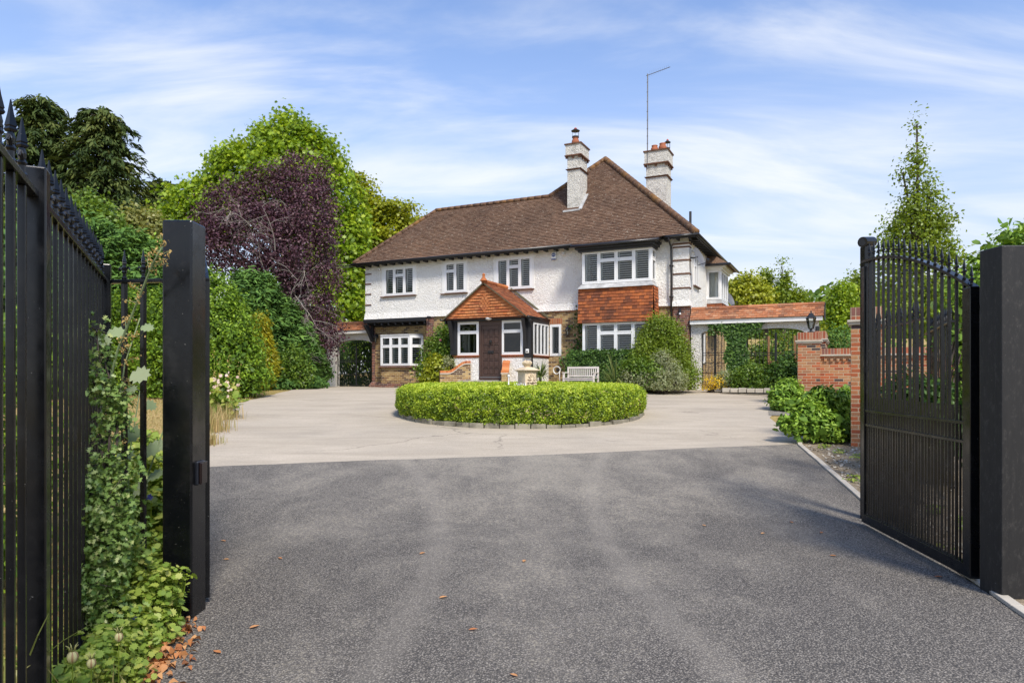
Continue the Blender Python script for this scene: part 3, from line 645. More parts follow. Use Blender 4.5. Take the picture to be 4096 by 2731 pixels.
# bay apron below the right bay
mb.box(-3.72,-1.18,-.56,0,ZG,1.98)
mb.build('brick_wall', M['stock'], house)
mb = hb()
mb.box(-10.84,-10.5,-.03,.55,ZG,4.04); mb.build('brick_pier', M['stockred'], house); mb = hb(); mb.box(-.50,.05,-.06,.35,ZG,3.98); mb.build('brick_pier', M['stockred'], house); mb = hb(); mb.box(X0-.01,X0+.16,.485,.9,ZG,3.9)
mb.box(X0-.1,-11.2,.38,.5,ZG,1.14); mb.hexa([(X0-.1,.38,1.14),(-11.2,.38,1.14),(-11.2,.5,1.14),(X0-.1,.5,1.14),(X0-.02,.47,1.27),(-11.2,.47,1.27),(-11.2,.5,1.27),(X0-.02,.5,1.27)])
mb.prism([(-13.65,.5,ZG),(-13.3,-.04,ZG),(-11.7,-.04,ZG),(-11.3,.5,ZG)], (0,0,.17))
mb.build('brick_pier', M['stockred'], house)
mb = hb(); mb.box(-5.32,-4.72,-.012,.05,3.5,3.74); mb.box(-5.05,-4.1,-.02,.05,3.96,4.03)
mb.build('brick_header', M['soldier'], house)
# --- jetty beam and brackets
mb = hb(); mb.box(X0-.06,-10.85,-.07,.06,3.86,4.01); mb.box(X0-.04,-10.86,-.05,.5,3.84,3.9)
mb.box(X0-.02,-10.86,.40,.49,3.7,3.84)
for i in range(9): mb.box(X0+.1+i*.37,X0+.17+i*.37,-.02,.48,3.74,3.85)
def bracket(mb, u, v1, z1, dv, dz, w=.11):
    pts = []
    for i in range(7):
        t = i/6; pts.append(V3((u, v1-dv*(t**.75), z1-dz*(1-t)**.8*1.0)))
    for a, b in zip(pts, pts[1:]): mb.bar(a, b+(b-a)*.1, w, .13, up=(1,0,0))
# post and curved brace on the left corner
mb.box(X0+.0,X0+.13,.36,.47,3.05,3.8)
for a, b in (((X0-.02,.0,3.78),(X0+.03,.2,3.42)),((X0+.03,.2,3.44),(X0+.06,.38,3.1))): mb.bar(a, b, .09, .11)
mb.bar((X0-.16,.38,3.8),(X0+.04,.42,3.3),.08,.08)
mb.build('jetty_beam', M['blacktimber'], house, bevel=.008)
# --- windows
window(house, 'window', (W1[0],-.0,W1[2]), ex, -ey, W1[1]-W1[0], W1[3]-W1[2], (1,1.08,1), (1,))
window(house, 'window', (W2[0],-.0,W2[2]), ex, -ey, W2[1]-W2[0], W2[3]-W2[2], (1,1), (0,))
window(house, 'window', (W3[0],-.0,W3[2]), ex, -ey, W3[1]-W3[0], W3[3]-W3[2], (1,1.1,1), (1,))
window(house, 'window', (-5.24,0,2.30), ex, -ey, .47, 1.2, (1,))
window(house, 'window', (0.0,1.06,4.78), ey, ex, .88, 1.17, (1,1), (0,))
window(house, 'window', (.0,1.3,2.0), ey, ex, 2.0, 1.3, (1,1,1), (1,))
# upper bay
bay = hb(); bay.box(-3.66,-1.18,-.56,.05,4.72,4.88); bay.box(-3.7,-1.14,-.60,.05,6.06,6.12); bay.build('bay_frame', M['upvc'], house)
window(house, 'bay_window', (-3.70,-.60,4.88), ex, -ey, 2.56, 1.18, (1,1.12,1.12,1), (1,2), .28)
window(house, 'bay_window', (-1.14,-.595,4.88), ey, ex, .59, 1.18, (1,), (0,), .30)
window(house, 'bay_window', (-3.70,-.005,4.88), -ey, -ex, .59, 1.18, (1,), (0,), .30)
mb = hb(); mb.hexa([(-3.84,-.76,4.70),(-1.04,-.76,4.70),(-1.04,0,4.70),(-3.84,0,4.70),(-3.74,-.64,4.86),(-1.12,-.64,4.86),(-1.12,0,4.86),(-3.74,0,4.86)])
mb.build('lead_flashing', M['lead'], house); mb = hb(); mb.hexa([(-.02,3.72,4.42),(.62,3.72,4.42),(.62,5.7,4.42),(-.02,5.7,4.42),(-.02,3.76,4.58),(.55,3.76,4.58),(.55,5.7,4.58),(-.02,5.7,4.58)]); mb.build('lead_flashing', M['lead'], house); mb = hb(); mb.prism([(-13.55,.45,3.26),(-13.25,.02,3.26),(-11.75,.02,3.26),(-11.35,.45,3.26)], (0,0,.07))
mb.build('lead_flashing', M['lead'], house)
# lower bay
window(house, 'bay_window', (-3.70,-.58,2.0), ex, -ey, 2.52, 1.46, (1,1.12,1.12,1), (1,2), .24)
window(house, 'bay_window', (-1.18,-.575,2.0), ey, ex, .57, 1.46, (1,), (0,), .3)
# tile hanging between the two bays
mb = hb()
def hung(mb, o, a, n, w, z0, z1, fl=.09, gauge=.113):
    o, a, n = V3(o), V3(a), V3(n); up = (ez*(z1-z0)-n*fl*.6).normalized(); nn = a.cross(up); nn = nn if nn.dot(n) > 0 else -nn
    tiles(mb, o+n*fl*.6, a, up, nn, lambda s: 0, lambda s: w, (z1-z0), gauge, .17, .02, .005, rr=lambda x, s: random.betavariate(1.6,1.6))
hung(mb, (-3.84,-.66,3.46), ex, -ey, 2.78, 3.46, 4.72); hung(mb, (-1.06,-.68,3.46), ey, ex, .68, 3.46, 4.72)
mb2 = hb()
hung(mb2, (-.02,3.74,3.6), ex, -ey, .62, 3.6, 4.42, .03); hung(mb2, (.60,3.74,3.6), ey, ex, 1.9, 3.6, 4.42, .03)
mb.box(-3.82,-1.08,-.64,0,3.455,3.5,.3); mb.box(-3.80,-1.08,-.62,0,3.5,4.7,.2)
mb.build('tile_hanging', M['hungtile'], house); mb2.build('tile_hanging', M['hungtile'], house)
# side bay on the right wall
hb().box(0,.5,3.78,5.6,3.6,4.45).build('side_bay_apron', M['fascia'], house); mb = hb(); mb.box(0,.62,3.68,5.75,5.74,5.84); mb.box(0,.74,3.58,5.8,5.839,5.93); mb.build('side_bay_frame', M['fascia'], house)
window(house, 'bay_window', (.0,3.76,4.58), ex, -ey, .54, 1.17, (1,), (), curtain=True, shut=False, fw=.05)
window(house, 'bay_window', (.54,3.77,4.58), ey, ex, 1.8, 1.17, (1,1,1), (), curtain=True, shut=False)
mb = hb(); mb.hexa([(-.1,3.45,5.93),(.9,3.45,5.93),(.9,6.0,5.93),(-.1,6.0,5.93),(-.1,3.7,6.3),(.35,3.7,6.3),(.35,6.0,6.3),(-.1,6.0,6.3)], .4); mb.build('side_bay_roof', M['rooftile'], house)
mb = hb(); mb.tube([(-.0,3.42,5.92),(.93,3.42,5.92),(.93,5.9,5.92)], .05, 8); mb.build('side_bay_gutter', M['blackplastic'], house)
# left canted bay
window(house, 'bay_window', (-13.25,.06,1.98), ex, -ey, 1.52, 1.28, (1,1,1), (0,1,2), .33)
dd = V3((.3,-.44,0)).normalized(); window(house, 'bay_window', (-13.55,.5,1.98), dd, V3((dd.y,-dd.x,0)), .53, 1.28, (1,), ())
dd = V3((.38,.44,0)).normalized(); window(house, 'bay_window', (-11.73,.06,1.98), dd, V3((dd.y,-dd.x,0)), .58, 1.28, (1,), (0,), .33)
mb = hb(); mb.prism([(-13.66,.45,1.90),(-13.30,-.05,1.90),(-11.68,-.05,1.90),(-11.28,.45,1.90)], (0,0,.065)); mb.build('window_sill', M['stockred'], house)
# near-black panels behind the windows, the shade of unlit rooms painted in
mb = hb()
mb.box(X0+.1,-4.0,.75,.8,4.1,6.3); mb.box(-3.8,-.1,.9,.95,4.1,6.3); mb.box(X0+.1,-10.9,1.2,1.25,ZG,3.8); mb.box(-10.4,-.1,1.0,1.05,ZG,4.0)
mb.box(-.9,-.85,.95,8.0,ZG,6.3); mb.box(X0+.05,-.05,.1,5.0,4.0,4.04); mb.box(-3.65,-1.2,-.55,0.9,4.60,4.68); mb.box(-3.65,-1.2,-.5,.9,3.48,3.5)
mb.build('room_shade_panels', M['dark'], house)
# --- roof
EZ = 6.45; P_ = (-4.36, 4.10, 10.90); RL = -11.8; RJ = -6.21; AD = 2.6; HW = 4.45
mb = hb(); S_ = V3((0,1,1)).normalized(); Nf = V3((0,-1,1)).normalized(); q2 = math.sqrt(2)
Lf = lambda s: (-14.40+s/q2) if s/q2 < AD else (RJ+(s/q2-AD)*(P_[0]-RJ)/(HW-AD))
Rf = lambda s: .35-(s/q2)*(4.71/HW)
Lg = lambda s: (-14.40+s/q2*1.0) if s/q2 < AD-.01 else (RJ+(s/q2-AD)*(P_[0]-RJ)/(HW-AD))
def roofr(x, s):
    return min(1, max(0, random.betavariate(1.5,1.5)*.75+.35*noise.noise(V3((x*.4, s*.5, 2)))+.1))
tiles(mb, (0,-.35,EZ), ex, S_, Nf, Lg, Rf, HW*q2, .106, .166, .024, .006, rr=roofr)
# bellcast over the upper bay
tiles(mb, (0,-.92,EZ-.17), ex, V3((0,.57,.19)).normalized(), V3((0,-.19,.57)).normalized(), lambda s: -3.98-s*.4, lambda s: -.9+s*.4, .60, .1, .166, .013, rr=roofr)
# other slopes
e_ = .012
mb.face([(.35,-.35,EZ),(.35,8.6,EZ),(P_[0],P_[1],P_[2])], .4)
mb.face([(.35,8.6,EZ),(-9.07,8.6,EZ),(P_[0],P_[1],P_[2])], .4)
mb.face([(-9.07,8.6,EZ),(-9.07,4.9,EZ),(RJ-.0,2.25,EZ+AD),(P_[0],P_[1],P_[2])], .4)
mb.face([(-9.07,4.9,EZ),(-14.4,4.9,EZ),(RL,2.25,EZ+AD),(RJ,2.25,EZ+AD)], .4)
mb.face([(-14.4,4.9,EZ),(-14.4,-.35,EZ),(RL,2.25,EZ+AD)], .4)
mb.face([(-14.40,-.35,EZ-e_),(.35,-.35,EZ-e_),(P_[0],P_[1],P_[2]-e_),(RJ,2.25,EZ+AD-e_),(RL,2.25,EZ+AD-e_)], .05)
roof = mb.build('roof', M['rooftile'], house)
mb = hb()
ridge(mb, (-14.42,-.37,EZ+.02), (RL,2.25,EZ+AD+.02), .085); ridge(mb, (RL,2.25,EZ+AD+.03), (RJ,2.25,EZ+AD+.03), .095)
ridge(mb, (RJ,2.25,EZ+AD+.02), (P_[0],P_[1],P_[2]+.03), .10); ridge(mb, (.37,-.37,EZ+.02), (P_[0],P_[1],P_[2]+.03), .125)
mb.build('ridge_tiles', M['ridgetile'], roof, smooth=True)
mb = hb()   # gutters, fascia boards, rafter feet
mb.tube([(-14.5,-.42,EZ-.05),(-3.95,-.42,EZ-.05)], .055, 8); mb.tube([(-4.02,-.42,EZ-.06),(-4.02,-.97,EZ-.22),(-.86,-.97,EZ-.22),(-.86,-.45,EZ-.08)], .055, 8)
mb.tube([(-.95,-.42,EZ-.06),(.42,-.42,EZ-.05),(.42,8.7,EZ-.05)], .055, 8)
mb.build('gutter', M['blackplastic'], roof, smooth=True)
mb = hb(); mb.box(-14.42,.36,-.37,-.34,EZ-.13,EZ-.02); mb.box(.34,.37,-.37,8.6,EZ-.13,EZ-.02); mb.box(-14.42,-14.39,-.37,4.9,EZ-.13,EZ-.02)
mb.box(-14.4,.35,-.34,.02,EZ-.035,EZ-.015); mb.box(0,.35,-.3,8.6,EZ-.035,EZ-.015)
u = -14.2
while u < .3:
    if not -4.0 < u < -.9: mb.box(u,u+.07,-.33,0,EZ-.16,EZ-.04)
    u += .42
v = .2
while v < 8.4: mb.box(0,.33,v,v+.07,EZ-.16,EZ-.04); v += .35
mb.box(-3.90,-.98,-.88,.0,6.12,6.21); mb.box(-3.82,-1.06,-.76,.0,6.04,6.125); mb.box(-3.96,-.92,-.93,.0,6.21,6.27)
mb.build('fascia', M['blacktimber'], roof)
# --- chimneys
def chimney(u0, u1, v0, v1, zb, zt, bands, pots, m):
    mb = hb(); e = mb
    mb.box(u0,u1,v0,v1,zb,bands[0]); mb.box(u0+.0,u1,v0,v1,bands[0]-.01,bands[1]); mb.box(u0-.06,u1+.06,v0-.06,v1+.06,bands[1]+.05,zt)
    c = mb.build('chimney', m, roof)
    mb = hb(); mb.hexa([(u0-.01,v0-.01,bands[0]-.06),(u1+.01,v0-.01,bands[0]-.06),(u1+.01,v1+.01,bands[0]-.06),(u0-.01,v1+.01,bands[0]-.06),(u0-.07,v0-.07,bands[0]-.01),(u1+.07,v0-.07,bands[0]-.01),(u1+.07,v1+.07,bands[0]-.01),(u0-.07,v1+.07,bands[0]-.01)],.1)
    mb.box(u0-.09,u1+.09,v0-.09,v1+.09,bands[1],bands[1]+.05,.8); mb.box(u0-.10,u1+.10,v0-.10,v1+.10,zt,zt+.05,.1)
    k = max(3, int((u1-u0)/.3)+1)
    for i in range(k):
        x = u0-.03+(u1-u0+.0)*i/(k-1); mb.box(x-.03,x+.06,v0-.055,v0,bands[1]-.08,bands[1],.5)
    for i in range(4):
        y = v0+(v1-v0)*i/3; mb.box(u1,u1+.055,y-.05,y+.04,bands[1]-.08,bands[1],.5)
    mb.build('chimney_band', M['crease'], c)
    for pu, pv, r_, h_, cowl in pots:
        mb = hb(); mb.lathe((pu,pv,zt+.06), [(r_*.9,0),(r_*1.05,h_*.3),(r_*1.0,h_*.55),(r_*.72,h_*.8),(r_*.85,h_*.93),(r_*.85,h_)], 14); mb.build('chimney_pot', M['terracotta'], c, smooth=True)
        if cowl:
            mb = hb(); z = zt+.06+h_
            mb.lathe((pu,pv,z-.02), [(r_*.95,0),(r_*.95,.05)], 14)
            for i in range(6): mb.tube([(pu+r_*.95*math.cos(i), pv+r_*.95*math.sin(i), z), (pu+r_*.95*math.cos(i), pv+r_*.95*math.sin(i), z+.26)], .006, 4)
            mb.lathe((pu,pv,z+.24), [(r_*1.15,0),(r_*1.2,.02),(r_*.5,.08),(r_*.1,.10)], 14); mb.build('cowl', M['potred'] if False else M['blacktimber'], c)
            mb = hb(); mb.lathe((pu,pv,z+.325), [(r_*.5,0),(r_*.3,.05),(.01,.07)], 10); mb.build('cowl_cap', M['potred'], c)
    return c
c1 = chimney(-5.10,-4.57,1.48,2.36,7.9,10.82,(9.86,10.36),[(-4.85,1.75,.15,.32,True),(-4.8,2.15,.1,.2,False)], M['chimrender'])
mb = hb()
for a, b in (((-5.2,1.30,8.12),(-4.50,1.32,8.14)),((-4.50,1.32,8.14),(-4.48,2.1,8.92))): mb.bar(a, b, .13, .07)
mb.build('chimney_flashing', M['lead'], c1)
c2 = chimney(-2.34,-1.50,3.25,4.05,7.2,10.66,(9.66,10.14),[(-2.05,3.5,.15,.26,False),(-1.72,3.5,.16,.3,False),(-1.6,3.85,.11,.18,True)], M['chimrender'])
mb = hb(); mb.tube([(-.62,3.6,7.1),(-.62,3.6,8.15)], .05, 8); mb.build('vent_pipe', M['blacktimber'], roof)
mb = hb(); mb.lathe((-6.9,3.0,9.0), [(.11,0),(.13,.12),(.10,.2),(.12,.28)], 12); mb.build('roof_pot', M['terracotta'], roof)
# aerial
ae = empty('television_aerial', hw(-2.27,3.2,10.0), -TH, 'tall thin television aerial mast strapped to the right chimney', 'aerial')
mb = MB(); mb.tube([(0,0,0),(0.01,0,3.85)], .024, 6)
for z in (1.0,1.3,1.6,1.95,2.3,2.7,3.1,3.5): mb.tube([(0,0,z),(0,0,z+.02)], .032, 6)
mb.build('mast', M['grey'], ae)
mb = MB(); mb.tube([(-.05,0,3.78),(.93,0,3.72+.23)], .014, 5)
for i in range(10):
    x = .1+i*.085; z = 3.78+.03+x*.19; h_ = .14-.008*i; mb.tube([(x,0,z-h_),(x,0,z+h_)], .003, 3)
mb.build('antenna_boom', M['grey'], ae)
# --- rainwater pipes
mb = hb(); mb.tube([(-.58,-.42,6.38),(-.58,-.40,6.28),(-.56,-.14,6.10),(-.55,-.14,5.9),(-.55,-.14,ZG)], .036, 8)
for z in (5.4,4.3,2.9): mb.box(-.62,-.48,-.16,-.02,z,z+.05)
mb.build('downpipe', M['blackplastic'], house, smooth=True)
# --- porch
PV = -1.6
mb = hb(); wall(mb, (-8.55,PV,ZG), ex, ez, -ey, 1.12, 1.18); wall(mb, (-8.55,0,ZG), -ey, ez, -ex, 1.6, 1.18); mb.build('porch_plinth', M['render'], house); mb = hb(); wall(mb, (-6.52,PV,ZG), ex, ez, -ey, 1.22, 1.18); wall(mb, (-5.3,PV,ZG), ey, ez, ex, 1.6, 1.18)
mb.build('porch_plinth', M['render'], house)
mb = hb(); mb.box(-8.57,-7.43,PV-.015,PV+.1,2.215,2.285); mb.box(-6.52,-5.28,PV-.015,PV+.1,2.215,2.285); mb.box(-5.36,-5.285,PV+.1,0,2.2,2.27); mb.build('brick_sill_course', M['soldier'], house)
mb = hb(); mb.box(-8.62,-7.43,PV-.06,PV+.1,2.285,2.315); mb.box(-6.52,-5.24,PV-.06,PV+.1,2.285,2.315); mb.box(-5.36,-5.24,PV+.1,0,2.27,2.3); mb.build('porch_sill', M['terracotta'], house)
window(house, 'porch_window', (-8.40,PV+.0,2.315), ex, -ey, .92, 1.27, (1,), (0,), .30, shut=False)
window(house, 'porch_window', (-6.52,PV+.0,2.315), ex, -ey, .88, 1.27, (1,), (0,), .30, shut=False)
window(house, 'porch_window', (-5.30,PV+.14,2.30), ey, ex, 1.44, 1.2, (1,1,1,1), (), shut=False, sash=False)
window(house, 'porch_window', (-8.55,0,2.30), -ey, -ex, 1.44, 1.2, (1,1,1), (), shut=False, sash=False)
# inner glazed screen with shutters seen through the porch glass
window(house, 'inner_window', (-8.3,-.25,2.0), ex, -ey, .9, 1.4, (1,1), (), slat=.075)
mb = hb(); mb.box(-8.50,-5.35,-.1,-.05,ZG,3.6); mb.box(-8.5,-5.35,-1.5,-.1,ZG+.2,ZG+.25); mb.build('porch_shade_panels', M['dark'], house)  # near-black backing and floor, the porch's inner shade painted in
# posts, braces, beam, soffit, fascia
mb = hb()
mb.box(-8.68,-8.42,PV-.10,PV+.06,2.33,3.6); mb.box(-5.58,-5.28,PV-.08,PV+.12,2.20,3.6); mb.box(-8.80,-5.26,PV-.16,PV+.1,3.59,3.70)
mb.box(-8.85,-5.22,-1.92,0,3.685,3.705); mb.box(-5.31,-5.26,-1.85,.0,3.50,3.70); mb.box(-8.84,-8.79,-1.85,0,3.52,3.70)
for u, sgn in ((-8.60,-1),(-5.50,1)):
    pts = [(u,PV-.05-.24*t**1.6,2.55+1.05*t) for t in (0,.25,.5,.75,1)]
    for a, b in zip(pts, pts[1:]): mb.bar(a, V3(b)+(V3(b)-V3(a))*.08, .13, .13, up=(1,0,0))
mb.build('porch_timber', M['blacktimber'], house, bevel=.006)
# gable: clipped tiles around a diamond of rounded tiles
GV = -1.84; AP = (-7.10, 4.95); GL, GR = -8.80, -5.40; GZ = 3.66
mb = hb(); slope = (AP[1]-GZ)/(AP[0]-GL)
Lgb = lambda s: GL+s/slope+.02; Rgb = lambda s: GR-s/((AP[1]-GZ)/(GR-AP[0]))-.02
mb.prism([(GL,GV,GZ),(GR,GV,GZ),(AP[0],GV,AP[1])], (0,.05,0), .05)
s = 0; k = 0
while s < 1.18:
    e = min(s+.108, 1.24); mid = AP[0]
    for sgn in (-1, 1):
        lim0 = abs((Lgb(s) if sgn < 0 else Rgb(s))-mid); lim1 = abs((Lgb(e) if sgn < 0 else Rgb(e))-mid)
        x = .0 if k % 2 else .085; first = True; xa = 0
        while xa < lim0-.22:
            xb = min(xa+(.17 if xa or k % 2 == 0 else .085), lim0-.22)
            q = .3+.7*random.random(); hh = .03+random.uniform(-.005,.005)
            mb.face([(mid+sgn*xa,GV-hh,GZ+s+.016),(mid+sgn*(xb-.008),GV-hh,GZ+s+.016),(mid+sgn*(xb-.008),GV-.004,GZ+e),(mid+sgn*xa,GV-.004,GZ+e)], q)
            mb.face([(mid+sgn*xa,GV-hh,GZ+s+.016),(mid+sgn*(xb-.004),GV-hh,GZ+s+.016),(mid+sgn*(xb-.004),GV,GZ+s),(mid+sgn*xa,GV,GZ+s)], 0); xa = xb
        q = .3+.7*random.random()       # end tile turned up along the verge
        a0 = max(0, lim0-.22)
        mb.face([(mid+sgn*a0,GV-.02,GZ+s),(mid+sgn*lim0,GV-.026,GZ+s+.07),(mid+sgn*lim1,GV-.006,GZ+min(e+.07,1.27)),(mid+sgn*max(0,lim1-.24),GV-.006,GZ+e)], q)
        mb.face([(mid+sgn*a0,GV-.02,GZ+s),(mid+sgn*lim0,GV-.026,GZ+s+.07),(mid+sgn*lim0,GV,GZ+s+.055),(mid+sgn*a0,GV,GZ+s-.012)], 0)
    s += .108; k += 1
for r_ in range(7):      # diamond of club tiles
    n_ = 4-abs(r_-3)
    for i in range(n_):
        c = (AP[0]+(i-(n_-1)/2)*.125, GZ+.28+r_*.095); poly = [(c[0]-.05,GV-.03,c[1]+.06),(c[0]-.055,GV-.035,c[1]),(c[0]-.035,GV-.04,c[1]-.045),(c[0],GV-.042,c[1]-.062),(c[0]+.035,GV-.04,c[1]-.045),(c[0]+.055,GV-.035,c[1]),(c[0]+.05,GV-.03,c[1]+.06)]
        mb.prism(poly, (0,.028,0), .25+.75*random.random())
mb.build('porch_gable', M['orangetile'], house)
mb = hb(); a_ = V3((AP[0]-GL,0,AP[1]-GZ)); 
zr = AP[1]+.05
for sgn, gx in ((-1, GL-.10), (1, GR+.10)):
    ln = math.hypot(gx-AP[0], zr-3.66); up = (V3((AP[0],0,zr))-V3((gx,0,3.66))).normalized()
    U_ = ey; nn = ey.cross(up)*(1 if ey.cross(up).z > 0 else -1)
    tiles(mb, (gx,0,3.66), ey, up, nn, lambda s: -1.97, lambda s: -.0, ln, .1, .165, .016, .006)
    mb.face([(gx,-1.95,3.65),(gx,0,3.65),(AP[0],0,zr-.01),(AP[0],-1.95,zr-.01)], .1)
pr = mb.build('porch_roof', M['porchtile'], house)
mb = hb(); ridge(mb, (AP[0],-1.96,zr+.03), (AP[0],.02,zr+.03), .09); mb.r = [max(.3, q) for q in mb.r]; mb.lathe((AP[0],-1.93,zr+.06), [(.15,0),(.10,.07),(.055,.13),(.05,.2),(.065,.23),(.02,.28)], 10)
mb.build('ridge_tiles', M['orangetile'], pr)
mb = hb()
for gx in (GL-.08, GR+.08): mb.bar((gx,-1.935,3.66), (AP[0],-1.935,zr-.02), .05, .035)
mb.bar((GR+.1,-.03,3.78),(AP[0]+.2,-.03,zr-.02),.05,.07)
mb.build('verge_mortar', m_plain('verge_mortar', (.16,.15,.09), .9, .5, .006, 30, .4), pr)
mb = hb(); mb.tube([(GL-.13,-2.0,3.66),(GL-.13,.0,3.66)], .045, 8); mb.build('porch_gutter', M['blackplastic'], pr, smooth=True); mb = hb(); mb.tube([(GR+.13,-2.0,3.66),(GR+.13,.0,3.66)], .045, 8)
mb.tube([(GR+.12,-1.78,3.62),(GR+.12,-1.78,3.52),(GR+.13,-1.70,3.4),(-5.24,-1.68,3.3),(-5.24,-1.68,ZG)], .034, 8)
mb.build('porch_gutter', M['blackplastic'], pr, smooth=True)
mb = hb(); mb.lathe((-6.95,-1.80,3.60), [(.03,0),(.11,.03),(.13,.07),(.13,.09)], 14); mb.build('porch_lamp', M['whitepl'], house, smooth=True)
# front door
mb = hb(); mb.box(-7.46,-7.36,PV-.03,PV+.1,1.42,3.6); mb.box(-6.57,-6.50,PV-.03,PV+.1,1.42,3.6); mb.box(-7.36,-6.57,PV-.03,PV+.1,3.42,3.6); mb.box(-7.46,-6.50,PV-.06,PV+.1,1.40,1.46)
mb.build('door_frame', M['door'], house, bevel=.006)
dw = -7.36; mb = hb(); mb.box(-7.36,-6.57,PV+.02,PV+.05,1.46,3.42)
cw = .79/3; xs_ = [dw+.065, dw+.065+.22, dw+.065+.44]; zs = [1.60+.30*i for i in range(6)]
mb.box(dw,dw+.065,PV-.005,PV+.02,1.46,3.42); mb.box(-6.57-.065,-6.57,PV-.005,PV+.02,1.46,3.42)
for i in range(3):
    x0 = dw+.065+.22*i
    if i: mb.box(x0-.018,x0+.018,PV-.004,PV+.02,1.56,3.3)
for j in range(7): mb.box(dw+.065,-6.635,PV-.003,PV+.02,(1.50 if j == 0 else 1.535+.29*j),1.575+.29*j)
mb.box(dw+.065,-6.635,PV-.003,PV+.02,3.30,3.42)
for i in range(3):
    for j in range(6):
        x0, z0 = dw+.065+.22*i+.035, 1.575+.29*j+.02; x1, z1 = x0+.15, z0+.19
        if j == 5: z1 += .03
        mb.hexa([(x0,PV+.004,z0),(x1,PV+.004,z0),(x1,PV+.02,z0),(x0,PV+.02,z0),(x0,PV+.004,z1),(x1,PV+.004,z1),(x1,PV+.02,z1),(x0,PV+.02,z1)])
dr = mb.build('front_door', M['door'], house, bevel=.008)
mb = hb(); mb.lathe((-6.965,PV-.03,2.80), [(.045,-.02),(.05,0),(.05,.05),(.02,.07)], 10); mb.tube([(-6.965+.045*math.cos(t),PV-.05,2.76+.06*math.sin(t)) for t in np.linspace(0,6.28,12)], .011, 5); mb.build('door_knocker', M['blackplastic'], dr)
mb = hb(); mb.box(-7.09,-6.84,PV-.025,PV+.0,2.38,2.47); mb.box(-7.06,-6.87,PV-.032,PV-.02,2.405,2.445); mb.build('letter_box', M['blackplastic'], dr, bevel=.004)
mb = hb(); mb.box(-7.40,-6.53,PV-.05,PV+.02,1.462,1.50); mb.build('door_sill', M['grey'], dr)
# steps and curved wing walls
mb = hb(); mb.box(-8.15,-6.3,-2.05,PV,1.30,1.37); mb.build('door_step', M['palestone'], house, bevel=.01)
mb = hb(); mb.box(-8.1,-6.35,-2.0,PV,ZG,1.30); mb.box(-8.0,-6.4,-2.5,-2.0,ZG,1.18); mb.build('step_riser', M['stockred'], house)
def wing(p0, p1, w=.22):
    p0, p1 = V3(p0), V3(p1); d = (p1-p0); L_ = d.length; d.normalize(); s_ = V3((-d.y, d.x, 0)); N_ = 16
    zf = lambda t: 2.03 if t < .12 else 1.66+.37*(.5+.5*math.cos(math.pi*min(1, (t-.12)/.62)))
    a, b, c = hb(), hb(), hb()
    for i in range(N_):
        t0, t1 = i/N_, (i+1)/N_
        for mb_, lo, hi, ww in ((a, lambda t: ZG, lambda t: zf(t)-.06, w), (c, lambda t: zf(t)-.06, lambda t: zf(t)-.02, w+.06), (b, lambda t: zf(t)-.02, lambda t: zf(t)+.07, w+.04)):
            g_ = .0 if mb_ is not b else .006
            P = lambda t, q, z: V3((p0.x, p0.y, 0))+d*(L_*t)+s_*q+ez*z
            ta, tb = t0, t1-g_
            mb_.hexa([P(ta,-ww/2,lo(ta)),P(tb,-ww/2,lo(tb)),P(tb,ww/2,lo(tb)),P(ta,ww/2,lo(ta)),P(ta,-ww/2,hi(ta)),P(tb,-ww/2,hi(tb)),P(tb,ww/2,hi(tb)),P(ta,ww/2,hi(ta))], .25+.75*random.random())
    o = a.build('wing_wall', M['stock'], house); b.build('coping', M['orangetile'], o); c.build('mortar_bed', M['palestone'], o)
wing((-7.85,PV-.02,0), (-8.75,-2.35,0)); wing((-6.30,PV-.02,0), (-5.95,-2.5,0))
# ------------------------------------------------------------------ things fixed to the house
def text_mesh(name, s, size, m, parent, loc, rot, extrude=.002):
    c = bpy.data.curves.new(name, 'FONT'); c.body = s; c.size = size; c.extrude = extrude; c.align_x = 'CENTER'; c.align_y = 'CENTER'
    o = bpy.data.objects.new(name, c); sc.collection.objects.link(o); dg = bpy.context.evaluated_depsgraph_get()
    me = bpy.data.meshes.new_from_object(o.evaluated_get(dg)); bpy.data.objects.remove(o)
    me.materials.clear(); me.materials.append(m); o = bpy.data.objects.new(name, me); sc.collection.objects.link(o); o.parent = parent; o.location = loc; o.rotation_euler = rot; return o
al = empty('alarm_box', hw(-5.06,-.01,5.97), -TH, 'white alarm box with round blue badge under the eaves', 'alarm box')
MB().box(-.095,.095,-.07,0,0,.30).build('casing', M['whitepl'], al, bevel=.012)
mb = MB(); mb.tube([(0,-.07,.19),(0,-.078,.19)], .078, 20); mb.box(-.094,.094,-.074,-.0695,.002,.045); mb.build('badge', M['blue'], al)
text_mesh('lettering', 'AFS', .075, M['whitepl'], al, (0,-.079,.19), (R(90),0,0))
def cctv(loc, label, rz=0):
    e = empty('security_camera', loc, -TH+rz, label, 'camera')
    MB().tube([(0,0,0),(0,-.03,0)], .05, 12).build('mount', M['whitepl'], e)
    mb = MB(); mb.lathe((0,-.09,-.06), [(.01,-.05),(.045,-.035),(.06,0),(.05,.04),(.02,.06)], 12); mb.build('housing', M['whitepl'], e, smooth=True)
    MB().tube([(0.01,-.14,-.07),(.01,-.155,-.075)], .018, 10).build('lens', M['blackplastic'], e)
cctv(hw(-13.25,-.0,6.22), 'small white camera on the far left corner of the upper wall'); cctv(hw(-4.65,-.0,6.22), 'small white camera just right of the alarm box')
cctv(hw(.0,.62,6.05), 'white camera on the right side wall above the satellite dish', R(90))
